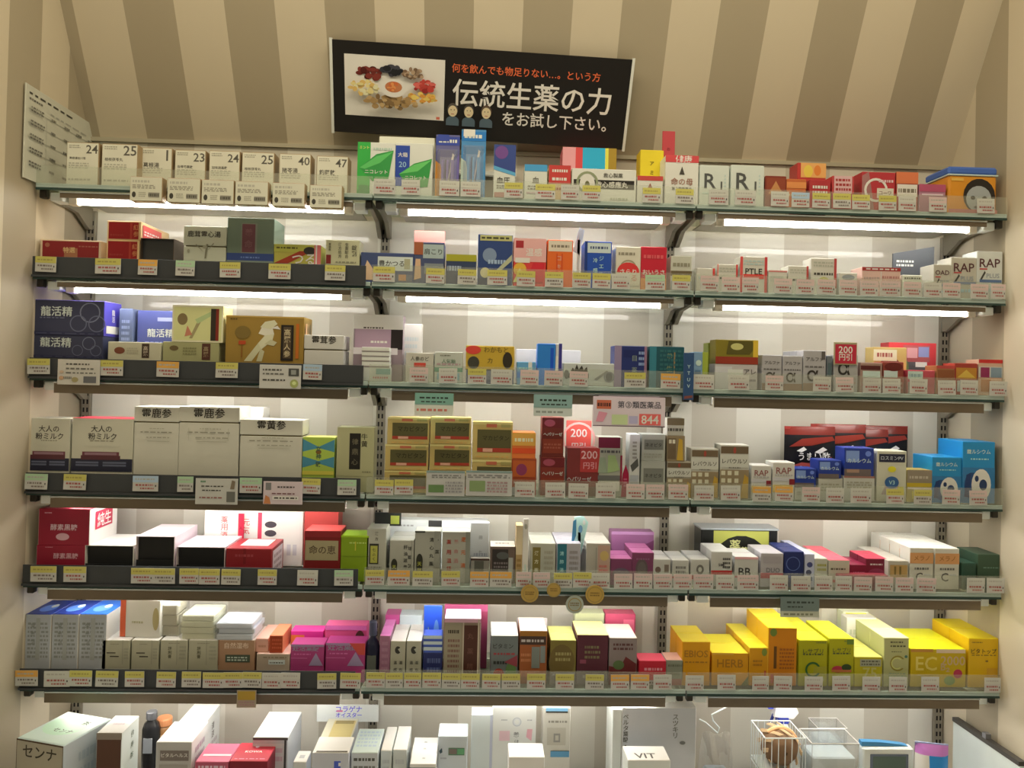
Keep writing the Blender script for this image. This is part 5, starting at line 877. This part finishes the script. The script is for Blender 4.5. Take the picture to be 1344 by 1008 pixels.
# ================================================================== BOTTOM DECK (tops seen from above)
def deck(x0, x1, yt, label, base, prints='', Y=-.33, d=.12, h=None, rz=0, build=None, name='carton', cat='box', **kw):
    """a product on the base deck: the front top edge runs x0..x1 at yt, standing at depth Y"""
    P0, P1 = onY(x0, yt, Y), onY(x1, yt, Y); zb = ZK[7]+ST; zt = (P0.z+P1.z)/2; w = P1.x-P0.x; hh = zt-zb
    o = build(w, d, hh) if build else carton_obj(name, w, d, hh, base, prints, **kw)
    c = Vector(((P0.x+P1.x)/2, Y, zb)); a = math.radians(rz)
    o.location = (c.x - math.sin(a)*d/2, c.y + math.cos(a)*d/2, zb); o.rotation_euler = (0, 0, a)
    tag(o, label if 'deck' in label else label + (', ' if len(label.split()) > 12 else ' on the ') + 'bottom deck', cat); return o
HB = .20
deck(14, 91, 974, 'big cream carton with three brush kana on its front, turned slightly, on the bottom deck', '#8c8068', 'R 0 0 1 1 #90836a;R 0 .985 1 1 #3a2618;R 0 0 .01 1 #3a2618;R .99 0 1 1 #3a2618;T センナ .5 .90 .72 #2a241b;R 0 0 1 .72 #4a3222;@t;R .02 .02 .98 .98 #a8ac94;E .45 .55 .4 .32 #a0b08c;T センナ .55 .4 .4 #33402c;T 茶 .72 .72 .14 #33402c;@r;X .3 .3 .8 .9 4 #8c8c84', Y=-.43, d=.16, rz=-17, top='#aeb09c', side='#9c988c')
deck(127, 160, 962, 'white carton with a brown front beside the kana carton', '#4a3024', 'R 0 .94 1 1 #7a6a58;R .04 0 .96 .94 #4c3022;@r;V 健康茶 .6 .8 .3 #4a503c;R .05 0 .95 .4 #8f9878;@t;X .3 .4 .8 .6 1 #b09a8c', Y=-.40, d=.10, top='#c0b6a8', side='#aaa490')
def blackbottle(w, d, h):
    b = MB(); r = w/2; b.lathe([(r*.95, 0), (r, h*.03), (r, h*.80), (r*.8, h*.86), (r*.5, h*.89), (r*.5, h*.91)], mat('#1d1b19', .25), 16); o = b.obj('bottle', None, True)
    q = MB(); q.lathe([(r*.6, h*.91), (r*.62, h*.92), (r*.62, h*.99), (r*.52, h)], mat('#55504a', .3), 14); q.obj('cap', o)
    q = MB(); q.box(-r*.5, r*.5, -r*1.02, -r*.9, h*.55, h*.72, mat('#8c8880')); q.obj('label', o); return o
deck(183, 206, 938, 'dark bottle with a grey cap behind the brown-front carton', '#1d1b19', Y=-.20, d=.05, build=blackbottle, name='bottle', cat='bottle')
def jar(w, d, h):
    b = MB(); r = w/2; b.lathe([(r*.9, 0), (r, h*.03), (r, h*.86), (r*.8, h*.9)], mat('#8a6038', .3), 18); o = b.obj('jar', None, True)
    q = MB(); q.lathe([(r*.9, h*.9), (r*.95, h*.91), (r*.95, h*.985), (r*.85, h)], mat('#c07848', .3), 18); q.obj('lid', o)
    p = MB(); p.lathe([(r*1.01, h*.4), (r*1.01, h*.8)], mat('#a07c50'), 18); p.obj('label', o, True); return o
deck(201, 222, 946, 'small amber jar with an orange lid', '#8a6038', Y=-.17, d=.05, build=jar, name='jar', cat='jar')
deck(205, 252, 974, 'white carton with a framed title on its front', '#9c9282', 'R .12 .80 .92 .91 #6a5c50;T ビタルヘルス .52 .86 .74 #c4b8a8;R .1 .5 .9 .76 #8c8070;T 鉄 .6 .66 .2 #3c322c;@r;X .2 .6 .8 .92 3 #a08a84;@t;R .05 .48 .95 .5 #b0a898', Y=-.36, d=.12, top='#c4bcb0', side='#b8b0a2')
deck(234, 270, 948, 'tall white carton behind the framed-title carton', '#aaa294', '@r;V 清涼 .5 .8 .2 #4c463c;X .2 .4 .8 .7 3 #9a8c80', Y=-.23, d=.12, top='#c4bcb0', side='#b8b0a2')
deck(256, 300, 1000, 'pinkish red carton with a white title line on top', '#9c4450', 'X .1 .9 .9 .97 1 #c09a98;@t;R .1 .3 .95 .4 #c8a8a8', Y=-.38, d=.10, top='#b05460')
deck(301, 351, 999, 'red carton with small white lettering on top', '#6c1820', '@t;T KOWA .5 .5 .46 #d8c0bc;E .52 .8 .06 .1 #c89a98;X .1 .08 .9 .14 1 #b07078', Y=-.38, d=.10, top='#a02830')
deck(332, 378, 968, 'white carton with a dark front rim', '#a8a096', 'R 0 .97 1 1 #4a443e;R 0 .5 .9 .93 #b5a8a2;R .9 .3 .96 .97 #3a3633;X .65 .7 .85 .9 2 #b08a8c;@t;X .3 .35 .7 .5 1 #9c968c', Y=-.30, d=.16, top='#bcb6aa', side='#b0a89a')
deck(385, 402, 1000, 'small cream box between the dark-rimmed and white cartons', '#b0a898', '@t;R .3 .3 .7 .6 #9a9284', Y=-.36, d=.06, top='#c0b8a8')
def sgn(w, d, h):
    b = MB(); b.box(-w/2, w/2, -d/2, d/2, h*.78, h, mat('#b8b0a4'), .001); b.box(-w*.06, w*.06, -d/2, d/2, 0, h*.78, mat('#b8b0a4')); b.box(-w*.2, w*.2, -.02, .02, 0, .003, mat('#b8b0a4')); o = b.obj('sign_card')
    p = MB(); draw(p, 'T コラゲナ .52 .945 .42 #5048a0;T オイスター .52 .87 .42 #48429a;R .32 .91 .42 .93 #b05a78', w, d, h); p.obj('print', o); return o
deck(416, 497, 925, 'white sign card with blue hand-lettered kana under the sixth shelf', '#b8b0a4', Y=-.10, d=.004, build=sgn, name='sign_card', cat='sign')
deck(410, 458, 988, 'white carton with a blue mark below the sign card', '#a8a098', 'R .6 .80 .78 .9 #3f4a8c;R .72 .84 .78 .88 #c0c0c8;@t;R .1 .02 .95 .1 #4a4030', Y=-.36, d=.09, top='#beb6a8')
deck(418, 460, 973, 'flat cream carton with a straw coloured top behind the blue-marked carton', '#a8a090', 'R 0 .97 1 1 #40382c;@t;R .25 .1 .95 .9 #b0985c;R .3 .75 .9 .9 #8a7440', Y=-.26, d=.14, top='#b4a684')
deck(461, 496, 988, 'white carton with printed letters and a clear top beside the straw-topped one', '#aaa498', 'X .1 .88 .9 .95 1 #4a463c;X .1 .7 .9 .85 2 #6a645a;@t;X .1 .2 .9 .9 5 #a0a49c', Y=-.34, d=.14, top='#b0b2a8')
deck(500, 514, 985, 'slim grey carton, first of the thin upright ones', '#b0aca2', 'X .2 .2 .8 .9 8 #a09c90', Y=-.32, d=.14, top='#c0bcb0', side='#b8b2a4')
deck(516, 534, 984, 'slim white carton, second of the thin upright ones', '#b4aea2', 'X .2 .2 .8 .9 6 #a8a294', Y=-.31, d=.14, top='#c0bcb0', side='#b8b2a4')
zs = None
for i, yy in enumerate((1003, 990, 981)):
    deck(538 + i*2, 572 + i, yy, 'flat white pack, ' + ['front', 'middle', 'rear'][i] + ' of the three stepped packs', '#8c8478', 'R 0 .96 1 1 #c0b8ac;@t;T 薬 .5 .5 .14 #8a8478', Y=-.37+i*.062, d=.06, top='#ccc6bc')
def panel(w, d, h):
    b = MB(); b.box(-w/2, w/2, -d/2, d/2, 0, h, mat('#aeaaa4'), .002); o = b.obj('white_case')
    p = MB(); draw(p, 'R .36 .74 .9 .84 #4f6a4c;R .38 .755 .64 .825 #6a5a4c;R .66 .755 .88 .825 #5a8a58;P .05,.8,.14,.84,.16,.78,.08,.76 #3a4a4c;X .1 .68 .3 .72 1 #8a8680', w, d, h); p.obj('print', o); return o
deck(575, 614, 966, 'pale case with a small green sticker', '#aeaaa4', Y=-.24, d=.08, build=panel, name='white_case', cat='box')
deck(619, 647, 938, 'plain pale carton standing tall beside the round-seal poster', '#b2aeaa', 'R .88 .0 1 1 #a09c98', Y=-.22, d=.05, top='#bcb8b2')
deck(647, 704, 928, 'white carton with a round grey seal and pink marks', '#bab2a6', 'O .56 .85 .045 .008 #9a968c;O .56 .85 .03 .004 #a8a49a;X .2 .86 .34 .88 1 #8a867c;X .8 .86 .92 .88 1 #8a867c;R .16 .66 .4 .76 #c09a90;T 養 .55 .72 .14 #6a665c;T 健 .56 .65 .1 #7a766c;P .78,.7,.9,.66,.92,.78,.8,.78 #c08a84', Y=-.22, d=.05)
deck(668, 715, 994, 'low white carton in front of the round-seal one', '#c4beb4', '@t;R .1 .1 .9 .9 #c8c2b8', Y=-.34, d=.08, top='#cac4ba')
deck(713, 749, 929, 'cream carton with a blue-green top label and a square mark', '#b0a48c', 'R .1 .965 .9 1 #6a8fa0;R .1 .95 .9 .965 #2c2a24;X .2 .84 .9 .88 1 #7d7460;R .16 .62 .84 .80 #a2967e;R .4 .65 .64 .74 #7c7464;R .46 .67 .58 .72 #a2967e;R .3 .50 .98 .56 #4f7a8a;R .3 .56 .98 .565 #2c2a24', Y=-.22, d=.06)
def bigwhite(w, d, h):
    o = carton_obj('carton', w, d, h, '#a49c90', 'V ベルタ葉酸 .05 .80 .28 #4a463c;E .05 .63 .014 .006 #4a463c;V スッキリ .72 .82 .24 #5a564c;E .82 .66 .04 .018 #6c685e', side='#c0b8ac', top='#c4bcb0')
    q = MB(); q.box(-w/2-.028, -w/2-.001, -d/2, d/2, h*.2, h*.985, mat('#b8b0a4'), .002); q.obj('side_sleeve', o); return o
deck(817, 914, 929, 'large grey-white carton with upright lettering under the middle bracket', '#8c857a', Y=-.24, d=.10, build=bigwhite)
deck(824, 880, 998, 'low white carton with a black title on top', '#b8b0a4', '@t;T VIT .45 .3 .5 #4a443c', Y=-.36, d=.08, top='#c4bcb0')
# bent wire hook
w_ = thing('wire_hook', 'bent white wire hook hanging under the sixth shelf right of the middle bracket', 'hook', onY(935, 940, -.18))
b = MB(); o3 = onY(935, 940, -.18); pts = [onY(x, y, -.18)-o3 for x, y in ((965, 922), (934, 938), (936, 946), (944, 955), (942, 962), (926, 948), (918, 944))]
b.tube(pts, .0022, mat('#b4b0a4', .3), 6); b.obj('wire', w_)
b = MB(); q0 = onY(965, 922, -.18)-o3; b.box(q0.x-.006, q0.x+.006, -.006, .006, q0.z-.004, q0.z+.02, mat('#9a968a')); b.obj('hook_clip', w_)
# clear plastic bag beside it
def bag(w, d, h):
    b = MB(); nx, nz = 9, 9; vs = []
    for s in (-1, 1):
        for j in range(nz+1):
            for i in range(nx+1):
                u, v = i/nx, j/nz; k = (1-(2*u-1)**4)*(1-v**5)*(1+.3*math.sin(11*u+7*v))
                vs.append(((u-.5)*w*(1-.25*v**3), s*max(.001, k*d/2), v*h+.006*math.sin(9*u)*v))
    n = (nx+1)*(nz+1)
    fs = [[s*n+j*(nx+1)+i, s*n+j*(nx+1)+i+1, s*n+(j+1)*(nx+1)+i+1, s*n+(j+1)*(nx+1)+i][::1 if s == 0 else -1] for s in (0, 1) for j in range(nz) for i in range(nx)]
    b.add(vs, fs, M_WRAP); o = b.obj('plastic_bag', None, True)
    q = MB(); q.box(-w*.35, w*.3, -d*.2, d*.2, .004, h*.55, mat('#7c807a', .4), .008); q.obj('contents', o); return o
deck(920, 968, 968, 'clear plastic bag with grey contents under the wire hook', '#aaa', Y=-.25, d=.06, build=bag, name='plastic_bag', cat='bag')
# spray bottle with white and blue head
def spray(w, d, h):
    b = MB(); r = .034; b.lathe([(r*.9, 0), (r, .01), (r, h*.55), (r*.75, h*.66), (r*.45, h*.74), (r*.45, h-.066)], mat('#b8b4b0', .3), 18); o = b.obj('spray_bottle', None, True)
    q = MB(); q.box(-.017, .017, -.014, .014, h-.066, h-.044, mat('#2c3478', .35), .003); q.obj('collar', o)
    q = MB(); vs = [(-.03, .0), (.03, -.006), (.045, .012), (.036, .034), (.012, .042), (-.022, .036)]
    z0 = h-.044; q.add([(x, -.013, z0+z) for x, z in vs]+[(x, .013, z0+z) for x, z in vs], [tuple(range(6)), tuple(range(11, 5, -1))]+[(i, 6+i, 6+(i+1) % 6, (i+1) % 6) for i in range(6)], mat('#c8c4c0', .3)); q.obj('spray_head', o)
    q = MB(); q.box(-.047, -.03, -.011, .011, z0+.022, z0+.05, mat('#39429a', .35), .002); q.obj('nozzle', o)
    q = MB(); q.tube([(-.026, 0, z0+.004), (-.032, 0, z0-.012), (-.04, 0, z0-.03)], .0045, mat('#2c3060', .35), 8); q.obj('trigger', o); return o
deck(1010, 1056, 926, 'white spray bottle with a blue collar and nozzle', '#b8b4b0', Y=-.16, d=.07, build=spray, name='spray_bottle', cat='bottle')
# wire basket with a brown loofah roll
P = onY(1030, 968, -.27); zb = ZK[7]+ST
t = thing('wire_basket', 'white wire basket holding a brown loofah roll', 'basket', (P.x, -.22, zb)); hb = P.z-zb; wb = .058; db = .055
b = MB(); m = mat('#b4aea0', .3)
for zz in (.01, hb*.5, hb): b.tube([(-wb, -db, zz), (wb, -db, zz), (wb, db, zz), (-wb, db, zz), (-wb, -db, zz)], .0022, m, 6)
b.obj('rims', t)
for k in range(7):
    for s in (-1, 1):
        b = MB(); x = -wb+wb*2*k/6; b.tube([(x, s*db, .008), (x, s*db, hb)], .0014, m, 5); b.obj('wire', t)
for k in range(1, 6):
    for s in (-1, 1):
        b = MB(); y = -db+db*2*k/6; b.tube([(s*wb, y, .008), (s*wb, y, hb)], .0014, m, 5); b.obj('wire', t)
b = MB(); b.box(-wb, wb, -db, db, hb-.104, hb-.100, m); b.obj('floor_plate', t)
b = MB(); n = 22; vs = []; prof = []
for j in range(13):
    a = math.pi*j/12; prof.append((.004+.046*math.sin(a), -.05*math.cos(a)))
for j, (r, y) in enumerate(prof):
    for k in range(n):
        rr = r*(1+.09*math.sin(k*5.1+j*2.3)); vs.append((rr*math.cos(6.2832*k/n), y, rr*math.sin(6.2832*k/n)))
b.add(vs, [(j*n+k, (j+1)*n+k, (j+1)*n+(k+1) % n, j*n+(k+1) % n) for j in range(12) for k in range(n)], mat('#6a4c30', .7))
lf = b.obj('loofah_roll', None, True); lf.location = (P.x+.004, -.222, zb+hb-.100+.0545); tag(lf, 'brown fibrous loofah roll inside the white wire basket', 'sponge')
q = MB()
for k in range(26):
    a = k*.62; r = .049; q.tube([(r*math.cos(a+.2*s), -.04+.02*s, r*math.sin(a+.2*s)) for s in range(5)], .0022, mat('#a8865c', .7), 5)
o = q.obj('fibres', lf); o['kind'] = 'stuff'
b = MB(); b.tube([(.052*math.cos(a*.3+.2), .0, .052*math.sin(a*.3+.2)) for a in range(8)], .006, mat('#c08a58', .6), 8); b.obj('orange_band', lf)
# clear acrylic boxes
def acryl(w, d, h):
    b = MB(); t = .003
    for a in ((-w/2, w/2, -d/2, -d/2+t, 0, h), (-w/2, w/2, d/2-t, d/2, 0, h), (-w/2, -w/2+t, -d/2+t, d/2-t, 0, h), (w/2-t, w/2, -d/2+t, d/2-t, 0, h), (-w/2+t, w/2-t, -d/2+t, d/2-t, 0, t)): b.box(*a, M_WRAP)
    o = b.obj('acrylic_box'); q = MB(); q.box(-w/2+.006, w/2-.006, -d/2+.006, d/2-.006, t, h*.8, mat('#a8aa9c', .4), .004); q.obj('contents', o)
    q = MB(); m = mat('#c0bcb0', .3)
    q.tube([(-w/2, -d/2, h), (w/2, -d/2, h), (w/2, d/2, h), (-w/2, d/2, h), (-w/2, -d/2, h)], .0014, m, 5); q.obj('rim', o); return o
deck(1066, 1128, 976, 'clear acrylic box with pale contents beside the wire basket', '#aaa', Y=-.28, d=.09, build=acryl, name='acrylic_box', cat='box')
deck(1074, 1112, 956, 'clear acrylic box standing farther back', '#aaa', Y=-.14, d=.07, build=acryl, name='acrylic_box', cat='box')
# small framed screen
def screen(w, d, h):
    b = MB(); b.box(-w/2, w/2, -d/2, d/2, 0, h, mat('#b8b2a6'), .004); o = b.obj('display_unit')
    p = MB(); p.box(-w*.36, w*.38, -d/2-.002, -d/2, h*.3, h*.91, mat('#55585a', .2)); p.obj('screen', o)
    p = MB(); p.box(-w*.31, w*.33, -d/2-.003, -d/2-.001, h*.32, h*.88, mat('#4a5446', .15)); p.obj('picture', o)
    p = MB(); vs = [(-w*.5, h+.0015), (w*.42, h+.0015), (w*.3, h+.006), (-w*.1, h+.012), (-w*.5, h+.014)]
    p.add([(x, -d*.2, z) for x, z in vs]+[(x, d*.4, z) for x, z in vs], [(0, 1, 2, 3, 4), (9, 8, 7, 6, 5)]+[(i, 5+i, 5+(i+1) % 5, (i+1) % 5) for i in range(5)], mat('#3a6a80')); p.obj('blue_label', o); return o
deck(1133, 1200, 982, 'white framed display unit with a dark green screen and blue top label', '#b8b2a6', Y=-.26, d=.03, build=screen, name='display_unit', cat='display')
def bluepouch(w, d, h):
    b = MB(); nx, nz = 8, 8; vs = []
    for s in (-1, 1):
        for j in range(nz+1):
            for i in range(nx+1):
                u, v = i/nx, j/nz; k = (1-(2*u-1)**4)*(1-(2*v-1)**6); vs.append(((u-.5)*w, s*max(.001, k*d/2), v*h))
    n = (nx+1)*(nz+1)
    for s in (0, 1):
        for j in range(nz):
            for i in range(nx):
                q = [s*n+j*(nx+1)+i, s*n+j*(nx+1)+i+1, s*n+(j+1)*(nx+1)+i+1, s*n+(j+1)*(nx+1)+i]
                b.f.append(q if s == 0 else q[::-1]); b.mi.append(b.slot(mat('#b06aa8', .3) if j >= 7 else mat('#c0c4cc', .3) if i < 3 else mat('#2a70c0', .3)))
    b.v = vs; o = b.obj('pouch', None, True); q = MB(); q.box(-w/2, w/2, -.001, .001, h-.006, h+.004, mat('#8a8ac0', .3)); q.obj('seal_strip', o); return o
o = deck(1206, 1246, 981, 'blue and white pouch with a pink top beside the leaning case', '#2a70c0', Y=-.30, d=.04, build=bluepouch, name='pouch', cat='pouch', rz=-12)
# leaning white case with a dark top bar, by the right wall
A0, A1 = onY(1254, 941, -.10), onY(1342, 1000, -.42); zb = ZK[7]+ST
t = thing('leaning_case', 'white panel case with a dark top bar beside the right wall', 'case', ((A0.x+A1.x)/2, (A0.y+A1.y)/2, zb))
lc = Vector(((A0.x+A1.x)/2, (A0.y+A1.y)/2, zb)); p0, p1 = A0-lc, A1-lc
dr = Vector((p1.x-p0.x, p1.y-p0.y, 0)).normalized(); nr = Vector((dr.y, -dr.x, 0))*.008
def slanted(z00, z01, z10, z11, off, m, name):
    b = MB(); vs = []
    for s in (-1, 1):
        o = nr*s*off; vs += [Vector((p0.x, p0.y, z00))+o, Vector((p1.x, p1.y, z10))+o, Vector((p1.x, p1.y, z11))+o, Vector((p0.x, p0.y, z01))+o]
    b.add(vs, [(0, 1, 2, 3), (7, 6, 5, 4), (0, 4, 5, 1), (1, 5, 6, 2), (2, 6, 7, 3), (3, 7, 4, 0)], m); b.obj(name, t)
slanted(0, p0.z-.012, 0, p1.z-.012, .8, mat('#b4b0aa', .3), 'panel')
slanted(p0.z-.012, p0.z, p1.z-.012, p1.z, 1.2, mat('#3a342c', .4), 'top_bar')
b = MB(); mid = (p0+p1)*.55; b.box(mid.x-.008, mid.x+.008, mid.y-.008, mid.y+.008, mid.z*.98-.03, mid.z-.008, mat('#6a645c')); b.obj('latch', t)
for l, ns in LABELS.items():
    if len(ns) > 1 and not all(bpy.data.objects[n].get('group') for n in ns): print('DUP', l, ns)
    if not 4 <= len(l.split()) <= 16: print('LABELLEN', len(l.split()), l)
